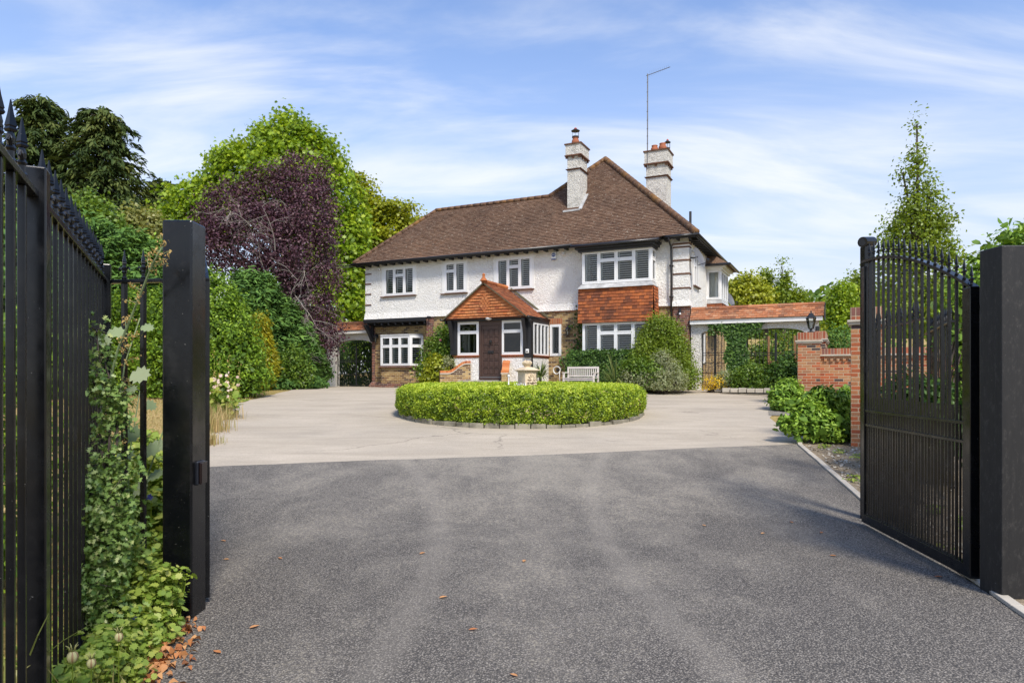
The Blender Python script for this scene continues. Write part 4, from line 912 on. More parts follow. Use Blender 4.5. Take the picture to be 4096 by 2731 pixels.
def dish(loc, rz, label, s=1.0):
    e = empty('satellite_dish', loc, rz, label, 'satellite dish')
    mb = MB(); n = 24; k = 6; c = V3((0,-.30*s,0)); rings = []
    tilt = Matrix.Rotation(R(-22), 3, 'X')
    for i in range(k+1):
        rr = .32*s*i/k; rings.append([mb.vert(c+tilt@V3((rr*math.cos(2*math.pi*j/n), -.0-(.09*s*(i/k)**2)+.05*s, rr*1.1*math.sin(2*math.pi*j/n)))) for j in range(n)])
    for i in range(k):
        for j in range(n): mb.f.append([rings[i][j],rings[i][(j+1)%n],rings[i+1][(j+1)%n],rings[i+1][j]]); mb.r.append(.5)
    mb.build('reflector', M['grey'], e, smooth=True)
    MB().tube([(0,0,0),(0,-.12*s,-.02),(0,-.28*s,0)], .022, 8).build('mount', M['blackplastic'], e)
    MB().tube([(0,-.28*s,-.3*s),(0,-.66*s,-.22*s),(0,-.70*s,-.14*s)], .014, 6).build('arm', M['blackplastic'], e)
    MB().tube([(0,-.70*s,-.16*s),(0,-.62*s,-.12*s)], .035, 8).build('receiver', M['blackplastic'], e)
dish(hw(.06,.16,5.70), -TH+R(75), 'grey satellite dish on the right corner of the house')
dish(hw(.0,8.0,5.0), -TH+R(70), 'dark satellite dish at the far end of the right wall')
def wall_lantern(loc, label, up=False, rz=-TH, s=1.0):
    e = empty('wall_lantern', loc, rz, label, 'lantern')
    if not up:
        mb = MB(); mb.box(-.05*s,.05*s,-.02,0,-.1*s,.06*s); mb.tube([(0,-.02,.0),(0,-.08*s,.12*s),(0,-.16*s,.08*s)], .012, 6); mb.build('bracket', M['blackplastic'], e); c = (0,-.16*s,-.28*s)
    else:
        mb = MB(); mb.lathe((0,0,0), [(.10,0),(.10,.02),(.04,.04),(.03,.09),(.05,.11)], 12); mb.build('base', M['blackplastic'], e); c = (0,0,.11)
    c = V3(c); mb = MB(); h = .22*s
    for i in range(6):
        t = i*math.pi/3; mb.tube([c+V3((.055*s*math.cos(t),.055*s*math.sin(t),0)), c+V3((.10*s*math.cos(t),.10*s*math.sin(t),h))], .006, 4)
    mb.lathe(c-V3((0,0,.03)), [(.02,0),(.06*s,.03)], 6); mb.lathe(c+V3((0,0,h)), [(.115*s,0),(.10*s,.02),(.04*s,.10*s),(.015,.12*s),(.02,.15*s),(.003,.18*s)], 6)
    mb.build('frame', M['blackplastic'], e)
    mb = MB(); mb.lathe(c+V3((0,0,.002)), [(.05*s,0),(.094*s,h-.004)], 6); mb.build('glazing', M['glass'], e)
    mb = MB(); mb.lathe(c+V3((0,0,.02)), [(.012,0),(.02,.04),(.02,.10),(.006,.13)], 8); mb.build('bulb', M['whitepl'], e)
wall_lantern(hw(-13.75,.48,3.32), 'black wall lantern left of the lower left window')
wall_lantern(hw(-4.45,-.0,3.35), 'black wall lantern right of the porch'); 
e = empty('floodlight', hw(-10.68,-.03,3.98), -TH, 'small black spotlight on the brick pier left of the porch', 'spotlight')
mb = MB(); mb.tube([(0,0,0),(0,-.1,0)], .04, 10); mb.tube([(-.02,-.12,0),(.12,-.16,-.02)], .06, 10); mb.build('lamp_body', M['blackplastic'], e)
e = empty('downlight', hw(-.25,-.06,3.75), -TH, 'small black cylinder downlight on the right corner brickwork', 'downlight')
MB().tube([(0,-.06,0),(0,-.06,.14)], .045, 12).build('body', M['blackplastic'], e, bevel=.003); MB().tube([(0,-.06,-.06),(0,-.06,-.001)], .038, 12).build('lens', M['whitepl'], e)
e = empty('key_box', hw(-5.42,PV-.085,2.36), -TH, 'small white entry buzzer on the right porch post', 'buzzer')
MB().box(-.06,.06,-.05,0,0,.15).build('casing', M['whitepl'], e, bevel=.01); MB().box(-.03,.03,-.055,-.05,.03,.08).build('button', M['blackplastic'], e)
e = empty('hose_reel', hw(-4.9,-.02,1.75), -TH, 'white coiled hose hanging on the brick wall beside the porch', 'hose')
mb = MB(); mb.tube([(.14*math.cos(t),-.05-.01*t,.14*math.sin(t)) for t in np.linspace(0,12.4,40)]+[(.13,-.17,-.3),(.16,-.14,-.6)], .016, 6); mb.build('coil', M['whitepl'], e, smooth=True); MB().box(-.05,.05,-.05,0,-.04,.04).build('bracket', M['blackplastic'], e)
# ================================================================== GARDEN WALLS AND GATES BESIDE THE HOUSE
def garden_wall(origin, L_, label, arches, z0, ze, zr, v0=.0, v1=.32, dep=.30):
    """rendered wall along the local x axis with arched openings, tiled saddle roof and fascia; z relative to the ground"""
    e = empty('garden_wall', origin, -TH, label, 'wall'); mb = MB(); n = 14
    xs = [0]; 
    for a0, a1, zs, zc in arches: xs += [a0, a1]
    xs.append(L_)
    for i in range(0, len(xs), 2):
        if xs[i+1]-xs[i] > .02: mb.box(xs[i], xs[i+1], 0, dep, 0, ze)
    for a0, a1, zs, zc in arches:
        c, hw_ = (a0+a1)/2, (a1-a0)/2
        for k in range(n):
            t0, t1 = -1+2*k/n, -1+2*(k+1)/n; f = lambda t: zs+(zc-zs)*math.sqrt(max(0, 1-t*t*.985))
            mb.hexa([(c+hw_*t0,0,f(t0)),(c+hw_*t1,0,f(t1)),(c+hw_*t1,dep,f(t1)),(c+hw_*t0,dep,f(t0)),(c+hw_*t0,0,ze),(c+hw_*t1,0,ze),(c+hw_*t1,dep,ze),(c+hw_*t0,dep,ze)])
    mb.build('wall_body', M['smooth_render'], e)
    mb = MB(); mb.box(-.0,L_+.12,-.20,-.16,ze-.10,ze+.06); mb.box(0,L_+.1,-.16,dep+.16,ze+.0,ze+.03); mb.build('fascia', M['fascia'], e)
    mb = MB(); up = V3((0, dep/2+.24, zr-ze-.05)); ln = up.length; up.normalize(); nn = ex.cross(up)
    tiles(mb, (0,-.24,ze+.05), ex, up, nn, lambda s: -.0, lambda s: L_+.16, ln, .105, .17, .017, .007)
    mb.face([(0,-.24,ze+.04),(L_+.15,-.24,ze+.04),(L_+.15,dep/2,zr-.01),(0,dep/2,zr-.01)], .1); mb.face([(L_+.15,dep+.24,ze+.04),(0,dep+.24,ze+.04),(0,dep/2,zr-.01),(L_+.15,dep/2,zr-.01)], .1)
    r = mb.build('wall_roof', M['walltile'], e)
    mb = MB(); ridge(mb, (0,dep/2,zr-.035), (L_+.16,dep/2,zr-.035), .085, .45, 10); mb.build('ridge_tiles', M['walltile'], r)
    mb = MB(); mb.prism([(L_+.165,-.26,ze-.08),(L_+.165,dep+.26,ze-.08),(L_+.165,dep/2,zr+.03)], (.03,0,0)); mb.build('barge_board', M['blacktimber'], e)
    return e
garden_wall(hw(.10,.06,ZG), 4.1, 'white garden wall with two arches and orange tiled roof right of the house', [(.35,1.25,1.93,2.08),(1.85,3.72,1.86,2.09)], 0, 2.38, 2.86)
garden_wall(hw(-17.3,1.0,ZG), 3.2, 'white garden wall with one arch and tiled roof left of the house', [(.72,2.95,1.88,2.17)], 0, 2.55, 2.98)
def iron_gate(origin, w, h, label, scroll=True, crown=.12, rz=-TH, nb=9):
    e = empty('iron_gate', origin, rz, label, 'gate'); mb = MB()
    for x in (0, w/2-.02, w/2+.02, w): mb.bar((x,0,.04), (x,0,h), .03, .03, up=(0,1,0))
    for z in (.08, h*.30, h*.62, h*.66): mb.bar((0,0,z), (w,0,z), .022, .022)
    pts = [(w*i/12, 0, h+crown*math.sin(math.pi*i/12)) for i in range(13)]; mb.tube(pts, .014, 5)
    mb.build('frame', M['blackplastic'], e)
    mb = MB()
    for i in range(1, nb+1):
        x = w*i/(nb+1); mb.tube([(x,0,.08),(x,0,h+crown*math.sin(math.pi*x/w))], .009, 5)
    mb.build('bars', M['blackplastic'], e)
    if scroll:
        mb = MB()
        for i in range(4):
            cx_ = w*(i+.5)/4
            for sgn in (-1, 1): mb.tube([(cx_+sgn*(.02+.085*(1-t))*math.sin(t*7), -.012, h*.48+.13*t*math.cos(t*3)*sgn-.0) for t in np.linspace(0, 1, 14)], .006, 4)
        mb.build('scrollwork', M['blackplastic'], e)
    return e
iron_gate(hw(.47,.2,ZG), .86, 1.95, 'narrow black iron gate in the small arch beside the house', True, .10, nb=7)
iron_gate(hw(1.97,.2,ZG), 1.82, 1.92, 'wide black iron gate in the arch by the brick pillar', True, .14, nb=13)
iron_gate(hw(-16.55,1.15,ZG), 2.18, 1.85, 'black iron gate in the left garden wall arch', True, .22, nb=15)
# ------------------------------------------------------------------ brick boundary walls on the right
def brick_pillar(x, y, w, h, label, rz=-TH, z=None):
    e = empty('brick_pillar', (x, y, g(y) if z is None else z), rz, label, 'pillar'); MB().box(0,w,0,w,-.2,h-.30).build('shaft', M['redbrick'], e)
    mb = MB(); mb.box(-.035,w+.035,-.035,w+.035,h-.30,h-.255); mb.box(-.06,w+.06,-.06,w+.06,h-.255,h-.215); mb.build('cap_course', M['palestone'], e, bevel=.006)
    MB().box(-.01,w+.01,-.01,w+.01,h-.215,h).build('coping', M['redtop'], e, bevel=.008); return e
brick_pillar(7.70, 18.4, .55, 1.99, 'brick pillar carrying a lantern beside the wide arched gate')
brick_pillar(5.86, 11.8, .50, 2.40, 'nearest and tallest brick pillar just behind the right gate leaf')
for k in (1, 2, 3): 
    p = V3((7.93, 18.4, 0))+V3((math.sin(TH), math.cos(TH), 0))*(1.35*k); brick_pillar(p.x, p.y, .45, 2.0+.02*k, ('first small','second small','farthest small')[k-1]+' brick pillar in the row behind the lantern pillar', z=.78)
wl = empty('brick_wall', (8.16, 18.35, g(18.4)), -TH, 'low red brick wall panel between two brick pillars', 'wall')
MB().box(.03,3.2,.10,.33,-.2,1.30).build('wall_body', M['redbrick'], wl)
mb = MB()
for i in range(21): mb.box(.06+i*.15,.13+i*.15,.055,.10,1.215,1.285)
mb.box(.03,3.2,.06,.36,1.29,1.36); mb.build('dentil_course', M['redbrick'], wl)
MB().box(.03,3.2,.02,.38,1.36,1.40).build('cap_course', M['palestone'], wl); MB().box(.03,3.2,.07,.34,1.40,1.56).build('coping', M['redtop'], wl)
w2 = empty('brick_wall', (8.13, 18.9, g(18.9)), -TH, 'brick wall running back from the lantern pillar', 'wall'); MB().box(-.05,.2,.0,4.0,-.2,1.45).build('wall_body', M['redbrick'], w2); MB().box(-.07,.22,.0,4.0,1.45,1.55).build('coping', M['redtop'], w2)
wall_lantern(V3((7.70,18.4,g(18.4)+1.99))+V3((.36,-.0,0)), 'black lantern standing on the brick pillar', True, s=1.25)
bp = empty('bollard_light', (9.35, 20.9, .85), 0, 'slim black post with a collar beyond the low brick wall', 'post'); MB().tube([(0,0,0),(0,0,1.75)], .06, 10).build('shaft', M['blackplastic'], bp); mb = MB(); mb.lathe((0,0,1.75), [(.075,0),(.075,.12),(.05,.16),(.06,.2),(.06,.42),(.03,.45)], 12); mb.build('head', M['blackplastic'], bp)
# ------------------------------------------------------------------ railings and entrance gates
def finial_mb(c, s=1.0, leafy=True):
    mb = MB(); c = V3(c)
    mb.lathe(c, [(.016*s,0),(.019*s,.012*s),(.012*s,.022*s),(.012*s,.045*s),(.018*s,.055*s),(.010*s,.07*s)], 8)
    if leafy:
        for sg in (-1, 1): mb.tube([c+V3((0,0,.055*s)), c+V3((sg*.022*s,0,.085*s)), c+V3((sg*.040*s,0,.088*s)), c+V3((sg*.047*s,0,.070*s))], [.009*s,.010*s,.008*s,.005*s], 5)
        mb.lathe(c, [(.012*s,.07*s),(.015*s,.09*s),(.010*s,.112*s)], 8)
    mb.lathe(c, [(.016*s,.112*s),(.021*s,.120*s),(.017*s,.128*s)], 4)
    mb.lathe(c, [(.013*s,.125*s),(.019*s,.133*s),(.010*s,.175*s),(.002*s,.225*s)], 4)
    return mb
fin_me = None
def finial(parent, loc, s=1.0):
    global fin_me
    if fin_me is None:
        o = finial_mb((0,0,0), .90).build('finial', M['steel'], parent); fin_me = o.data
    else:
        o = bpy.data.objects.new('finial', fin_me); sc.collection.objects.link(o); o.parent = parent
    o.location = loc; o.scale = (s, s, s); return o
def railing(p0, p1, z0, z1, label, n, posts=(True, True), pw=.08, bw=.017, r0=.12):
    p0, p1 = V3(p0), V3(p1); d = p1-p0; ln = d.length; rz = math.atan2(d.y, d.x)
    e = empty('railing_fence', (p0.x, p0.y, z0), rz, label, 'fence')
    mb = MB(); mb.box(0,ln,-.02,.02,z1-z0-.012,z1-z0+.012); mb.build('top_rail', M['steel'], e, bevel=.003)
    mb = MB(); mb.box(0,ln,-.02,.02,r0-.012,r0+.012); mb.build('bottom_rail', M['steel'], e, bevel=.003)
    for k, x in enumerate((0, ln)):
        if posts[k]: MB().box(x-pw/2,x+pw/2,-pw/2,pw/2,-.1,z1-z0+.10).build('post', M['steel'], e, bevel=.006)
    for i in range(n):
        x = ln*(i+1)/(n+1); b = MB().box(x-bw/2,x+bw/2,-bw/2,bw/2,r0-.05,z1-z0-.012).build('bar', M['steel'], e, bevel=.003)
        finial(b, (x, 0, z1-z0+.012))
    return e
A_, B_ = (-1.735, 2.48), (-2.75, 4.6)
railing(A_+(0,), B_+(0,), 0, 2.155, 'left black railing panel running away towards the gate post', 15, (True, True), .085)
dA = V3((B_[0]-A_[0], B_[1]-A_[1], 0)).normalized()
railing((A_[0]-dA.x*2.35, A_[1]-dA.y*2.35, 0), (A_[0]-dA.x*.045, A_[1]-dA.y*.045, 0), 0, 2.155, 'nearest black railing panel cut by the left edge', 13, (True, False), .085, bw=.024)
railing((-2.75, 4.62, 0), (-2.33, 4.55, 0), 0, 2.14, 'short black railing return between fence corner and gate post', 2, (False, False), bw=.03)
# gate posts
gp = empty('gate_post', (-1.975-.19, 4.22, 0), 0, 'large square black steel post on the left of the entrance', 'post')
MB().box(0,.185,0,.20,-.3,2.47).build('shaft', M['steel'], gp, bevel=.012)
gs = empty('gate_sensor', (-1.975, 4.32, .82), 0, 'small glossy gate safety sensor on the left post', 'sensor')
MB().box(-.02,.012,-.05,.05,0,.15).build('housing', m_plain('sensor_grey', (.012,.014,.02), .25), gs, bevel=.008); MB().box(.012,.03,-.045,.045,.005,.145).build('lens', m_plain('sensor_lens', (.012,.006,.006), .12), gs, bevel=.008)
gq = empty('gate_post', (3.30, 4.60, 0), 0, 'large square black timber post at the right edge', 'post')
MB().box(0,.22,0,.22,-.3,2.386).build('shaft', M['postwood'], gq, bevel=.008)
def gate_leaf(origin, d, ln, label, flip=False, nb=17, z0=.04):
    """arched driveway gate; x runs from the hinge stile to the meeting stile"""
    rz = math.atan2(d[1], d[0]); e = empty('entrance_gate', origin, rz, label, 'gate')
    def arch(x):
        t = x/ln; return 2.14+.515*math.sin(min(1, max(0, t))**.92*math.pi/2)
    MB().box(0,.09,-.035,.035,z0,2.15).build('hinge_stile', M['steel'], e, bevel=.005)
    MB().box(ln-.07,ln,-.03,.03,z0,2.60).build('meeting_stile', M['steel'], e, bevel=.005)
    MB().box(.09,ln-.07,-.03,.03,z0,z0+.09).build('bottom_rail', M['steel'], e, bevel=.004)
    for z in (1.02, 1.16): MB().box(.09,ln-.07,-.022,.022,z-.012,z+.012).build('mid_rail', M['steel'], e, bevel=.003)
    mb = MB(); pts = [(ln*i/20, 0, arch(ln*i/20)) for i in range(21)]
    for a, b in zip(pts, pts[1:]):
        a, b = V3(a), V3(b); mb.hexa([a+V3((0,-.03,-.012)), b+V3((0,-.03,-.012)), b+V3((0,.03,-.012)), a+V3((0,.03,-.012)), a+V3((0,-.03,.012)), b+V3((0,-.03,.012)), b+V3((0,.03,.012)), a+V3((0,.03,.012))])
    mb.build('arched_top_rail', M['steel'], e)
    finial(e, (.045, 0, 2.15), .8)
    for i in range(nb):
        x = .09+(ln-.16)*(i+.5)/nb
        b = MB().box(x-.010,x+.010,-.010,.010,z0+.09,arch(x)-.012).build('bar', M['steel'], e, bevel=.002); finial(b, (x, 0, arch(x)+.010), .8)
        if i < nb-1:
            x2 = .09+(ln-.16)*(i+1)/nb; MB().box(x2-.007,x2+.007,-.007,.007,z0+.09,1.29).build('dog_bar', M['steel'], e)
    return e
ga = gate_leaf((3.345, 4.93, 0), (.21, 1.956), 1.97, 'right leaf of the arched black entrance gate, swung open')
for z in (.28, 2.0):
    mb = MB(); mb.tube([(-.05,-.045,z-.035),(-.05,-.045,z+.035)], .022, 8); mb.bar((-.05,-.045,z),(.04,-.03,z),.03,.03); mb.tube([(-.12,-.06,z),(-.02,-.05,z)], .012, 6); mb.build('hinge', M['steel'], ga)
gl_ = gate_leaf((-2.03, 4.50, 0), (-.4487, .8937), 1.97, 'left leaf of the entrance gate, edge on behind the left post')
st = empty('gate_stop_post', (3.72, 7.15, 0), 0, 'thin black post with round clamp behind the open gate', 'post')
MB().box(-.05,.05,-.05,.05,0,2.86).build('shaft', M['steel'], st, bevel=.004); mb = MB(); mb.tube([(-.07,-.04,2.90),(.08,.05,2.92)], .055, 14); mb.tube([(-.075,-.045,2.90),(-.068,-.038,2.90)], .04, 12); mb.build('clamp', M['steel'], st, smooth=False)
railing((4.82, 9.1, 0), (4.42, 7.35, 0), .02, 2.12, 'black railing panel seen through the open right gate', 12, (True, False))
railing((6.25, 10.3, 0), (5.1, 7.9, 0), .1, 2.14, 'second black railing panel farther right behind the gate', 14, (False, False))
# ================================================================== ROUND HEDGE AND FOUNTAIN
def edge_ring(cx_, cy_, r, w, h, m, e, n=64, a0=0, a1=2*math.pi, name='kerb_stones'):
    mb = MB()
    for i in range(n):
        t0, t1 = a0+(a1-a0)*(i+.04)/n, a0+(a1-a0)*(i+.96)/n; hh = h+random.uniform(-.015,.015); rr = r+random.uniform(-.015,.015)
        P = lambda t, q, z: (cx_+(rr+q)*math.cos(t), cy_+(rr+q)*math.sin(t), z)
        mb.hexa([P(t0,-w/2,-.1),P(t0,w/2,-.1),P(t1,w/2,-.1),P(t1,-w/2,-.1),P(t0,-w/2,hh),P(t0,w/2,hh),P(t1,w/2,hh),P(t1,-w/2,hh)], random.random())
    return mb.build(name, m, e, bevel=.008)
HC = (.22, 17.0); HR = 3.02; HI = 1.25
sl_ = (g(20)-g(14))/6
he = empty('round_hedge', (HC[0], HC[1], 0), 0, 'clipped round box hedge in the middle of the drive', 'hedge')
def hedge_pts(n, inset=0., rj=.035, thin=1.0):
    out = []; nr = []
    h = .80
    # areas: outer side, top, inner side
    wts = np.array([2*math.pi*HR*h, math.pi*(HR*HR-HI*HI), 2*math.pi*HI*h*.6]); wts /= wts.sum()
    k = RNG.choice(3, n, p=wts); th = RNG.uniform(0, 2*math.pi, n); a = RNG.random(n)
    for i in range(n):
        t = th[i]; lump = .07*noise.noise(V3((math.cos(t)*5, math.sin(t)*5, 1)))+.05*noise.noise(V3((math.cos(t)*13, math.sin(t)*13, 1)))
        c, s_ = math.cos(t), math.sin(t)
        if k[i] == 0:
            z = .10+(h-.10)*a[i]; b = .10*math.sin(math.pi*min(1, (z/h)*.9)); rr = HR-.10+b+lump; cr = max(0, z-(h-.17))/.17; rr -= .15*cr*cr; n_ = V3((c, s_, .15+1.0*cr))
            rr += .05*noise.noise(V3((c*6, s_*6, z*5)))
        elif k[i] == 1:
            rr = math.sqrt(HI*HI+a[i]*((HR-.14)**2-HI*HI)); z = h-.05*max(0, (rr-(HR-.35))/.25)**2+.035*noise.noise(V3((c*rr*1.6, s_*rr*1.6, 3)))+.02*noise.noise(V3((c*rr*5, s_*rr*5, 9))); n_ = V3((0, 0, 1))
        else:
            rr = HI+lump; z = h*(.4+.6*a[i]); n_ = V3((-c, -s_, .1))
        p = V3((c*rr, s_*rr, z))-n_.normalized()*inset
        gb = g(HC[1]+s_*rr); tz = 1.275+.013*(s_*rr); p.z = gb+(tz-gb)*(p.z/h); out.append(p); nr.append(n_)
    P = np.array([tuple(p) for p in out])+RNG.normal(size=(n,3))*rj*.5; return P, np.array([tuple(p) for p in nr])
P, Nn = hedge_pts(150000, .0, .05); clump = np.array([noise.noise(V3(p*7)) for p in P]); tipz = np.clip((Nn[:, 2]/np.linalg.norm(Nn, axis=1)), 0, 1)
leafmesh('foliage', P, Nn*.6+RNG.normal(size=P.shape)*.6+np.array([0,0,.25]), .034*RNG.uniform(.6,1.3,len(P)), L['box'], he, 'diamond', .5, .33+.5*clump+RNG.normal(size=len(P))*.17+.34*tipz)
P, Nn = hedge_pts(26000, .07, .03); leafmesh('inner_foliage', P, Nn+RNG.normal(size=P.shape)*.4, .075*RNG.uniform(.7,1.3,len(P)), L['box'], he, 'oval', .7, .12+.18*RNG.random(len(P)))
P, Nn = hedge_pts(9000, -.01, .05); patch = np.array([noise.noise(V3(p*1.9)+V3((5,0,0))) for p in P]); k_ = (Nn[:,2] < .6) & ((patch > .28) | ((P[:,0] > 1.9) & (P[:,2] < g(15)+.40))); leafmesh('dead_foliage', P[k_], Nn[k_]+RNG.normal(size=P[k_].shape)*.5, .045*RNG.uniform(.6,1.3,k_.sum()), L['straw'], he, 'lance', .3)
mb = MB()
for i in range(60):
    t = random.uniform(0, 6.28); r_ = random.uniform(HI+.2, HR-.25); p = V3((r_*math.cos(t), r_*math.sin(t), g(17+r_*math.sin(t))-.05)); mb.tube([p, p+V3((random.uniform(-.1,.1), random.uniform(-.1,.1), .25)), p+V3((random.uniform(-.25,.25), random.uniform(-.25,.25), .45))], [.02,.014,.006], 5)
mb.build('stem', M['bark'], he, smooth=True)
ke = empty('kerb_ring', (HC[0], HC[1], 0), 0, 'ring of weathered stone edging under the round hedge', 'edging')
mb = MB(); n = 58; random.seed(5)
for i in range(n):
    t0, t1 = 2*math.pi*(i+.03)/n, 2*math.pi*(i+.97)/n; r_ = HR-.06+random.uniform(-.02,.02)
    z = g(HC[1]+r_*math.sin(t0)); hh = .085+random.uniform(-.025,.02); Pq = lambda t, q, zz: ((r_+q)*math.cos(t), (r_+q)*math.sin(t), zz)
    mb.hexa([Pq(t0,-.10,z-.1),Pq(t0,.06,z-.1),Pq(t1,.06,z-.1),Pq(t1,-.10,z-.1),Pq(t0,-.10,z+hh),Pq(t0,.05,z+hh),Pq(t1,.05,z+hh),Pq(t1,-.10,z+hh)])
mb.build('stones', m_plain('mossy_edging_stone', (.30,.27,.20), .9, .6, .012, 22, .7), ke, bevel=.01)
mb = MB(); k = 48; r_ = HR-.2
for i in range(k):
    t0, t1 = 2*math.pi*i/k, 2*math.pi*(i+1)/k; f = lambda t: (HC[0]+r_*math.cos(t), HC[1]+r_*math.sin(t), g(HC[1]+r_*math.sin(t))+.03)
    mb.face([(HC[0],HC[1],g(17)+.03), f(t0), f(t1)])
mb.build('hedge_soil', M['soil'], kind='structure')
# planter pillar with lion masks
def lion(mb, c, a, n, s=1.0):
    """lion mask in relief: mane of curling locks, brow, muzzle, open jaw"""
    c, a, n = V3(c), V3(a), V3(n); up = ez
    P = lambda x, z, d: c+a*(x*s)+up*(z*s)+n*(d*s)
    def blob(x, z, d, rx, rz_, rd, k=8):
        rings = []
        for i in range(5):
            ph = math.pi/2*i/4; rings.append([mb.vert(P(x+rx*math.cos(ph)*math.cos(2*math.pi*j/k), z+rz_*math.cos(ph)*math.sin(2*math.pi*j/k), d+rd*math.sin(ph))) for j in range(k)])
        for i in range(4):
            for j in range(k): mb.f.append([rings[i][j],rings[i][(j+1)%k],rings[i+1][(j+1)%k],rings[i+1][j]]); mb.r.append(.5)
    blob(0, -.01, 0, .12, .19, .03, 14)
    rs = random.Random(3)
    for ring, rr, nn_ in ((0, .125, 15), (1, .095, 12)):
        for i in range(nn_):
            t = 2*math.pi*(i+.5*ring)/nn_+1.57
            x, z = rr*.85*math.cos(t), rr*1.45*math.sin(t)-.01
            if ring and -.05 < x < .05 and -.12 < z < .0: continue
            mb.tube([P(x*.62, z*.66, .035), P(x*.85, z*.85+.008, .055), P(x*1.0+.008, z*1.0, .035), P(x*1.05, z*1.04-.018, .012)], [.014*s,.018*s,.014*s,.004*s], 6)
    blob(0, .06, .03, .052, .055, .03); blob(0, .01, .04, .028, .07, .05); blob(-.028, -.03, .04, .03, .028, .045); blob(.028, -.03, .04, .03, .028, .045)
    blob(-.033, .04, .035, .024, .014, .025); blob(.033, .04, .035, .024, .014, .025); blob(0, -.015, .075, .019, .014, .02)
    blob(0, -.105, .025, .038, .035, .04); blob(-.055, .12, .02, .024, .026, .025); blob(.055, .12, .02, .024, .026, .025)
random.seed(8)
pl = empty('stone_planter', (.37, 16.75, g(16.75)), R(33), 'cream cast stone planter pillar with lion masks inside the hedge', 'planter')
mb = MB(); mb.box(-.20,.20,-.20,.20,0,.55); mb.box(-.165,.165,-.165,.165,.55,1.02); mb.box(-.19,.19,-.19,.19,.50,.57); mb.build('pedestal', M['stone'], pl, bevel=.012)
mb = MB(); mb.box(-.19,.19,-.19,.19,1.02,1.045); mb.hexa([(-.22,-.22,1.045),(.22,-.22,1.045),(.22,.22,1.045),(-.22,.22,1.045),(-.235,-.235,1.065),(.235,-.235,1.065),(.235,.235,1.065),(-.235,.235,1.065)])
mb.hexa([(-.235,-.235,1.065),(.235,-.235,1.065),(.235,.235,1.065),(-.235,.235,1.065),(-.09,-.09,1.14),(.09,-.09,1.14),(.09,.09,1.14),(-.09,.09,1.14)]); mb.build('cap', M['stone'], pl, bevel=.008)
for a, n_ in ((ex, -ey), (ey, ex)):
    mb = MB(); lion(mb, V3((0,0,.80))+n_*.165, a, n_, 1.05); mb.build('lion_mask', M['stone'], pl, smooth=True)
mb = MB(); mb.lathe((0,0,1.14), [(.07,0),(.075,.02),(.10,.05),(.125,.085),(.12,.10)], 16)
for i in range(34):
    t = i*2.4; r_ = .03+.085*math.sqrt(i/34); z = 1.245+.05*(1-i/34)+random.uniform(-.01,.01); mb.lathe((r_*math.cos(t), r_*math.sin(t), z-.02), [(.018,0),(.024,.012),(.016,.028),(.004,.034)], 6)
mb.build('fruit_bowl_finial', M['stone'], pl)
ft = empty('bird_fountain', (-.08, 16.2, g(16.2)), 0, 'small white fountain spout and bowl inside the hedge', 'fountain')
mb = MB(); mb.lathe((0.15,0,0), [(.12,0),(.10,.5),(.08,.60),(.30,.68),(.33,.72),(.28,.70)], 18); mb.build('bowl', M['whitepl'], ft, smooth=True)
mb = MB(); mb.lathe((0,0,.70), [(.02,0),(.012,.12),(.012,.22),(.03,.25),(.03,.27),(.01,.29)], 10)
for i in range(6): mb.tube([(.16+.05*i,0,.68),(.14+.05*i,.01,.78+.02*(i%2))], [.018,.004], 5)
mb.build('spout', M['whitepl'], ft)
# bench
be = empty('garden_bench', hw(-3.03,-2.6,ZG), -TH, 'silvered wooden garden bench against the house', 'bench'); W_ = 1.12
for x in (-W_/2+.03, W_/2-.03):
    MB().box(x-.03,x+.03,.18,.24,0,.80).build('rear_leg', M['teak'], be, bevel=.006); MB().box(x-.03,x+.03,-.26,-.20,0,.60).build('front_leg', M['teak'], be, bevel=.006)
    MB().box(x-.035,x+.035,-.30,.18,.58,.61).build('armrest', M['teak'], be, bevel=.006)
mb = MB(); 
for i in range(5): mb.box(-W_/2+.0,W_/2,-.27+i*.09,-.20+i*.09,.405,.43)
mb.box(-W_/2,W_/2,-.24,-.215,.33,.40); mb.build('seat', M['teak'], be, bevel=.004)
mb = MB(); mb.box(-W_/2+.06,W_/2-.06,.19,.225,.73,.80); mb.box(-W_/2+.06,W_/2-.06,.19,.225,.46,.50)
for i in range(13): x = -W_/2+.12+(W_-.24)*i/12; mb.box(x-.018,x+.018,.20,.215,.49,.74)
mb.build('backrest', M['teak'], be, bevel=.004)
# ================================================================== TREES AND SHRUBS
def lb(px, py, rp, Y, kz=1.0, ky=.8, dy=0):
    r_ = rp*Y/F; return (at(px, py, Y+dy), (r_, r_*ky, r_*kz))
def gp_(px, Y): return V3(((px-CX)/F*Y, Y, hill((px-CX)/F*Y, Y)))
random.seed(31)
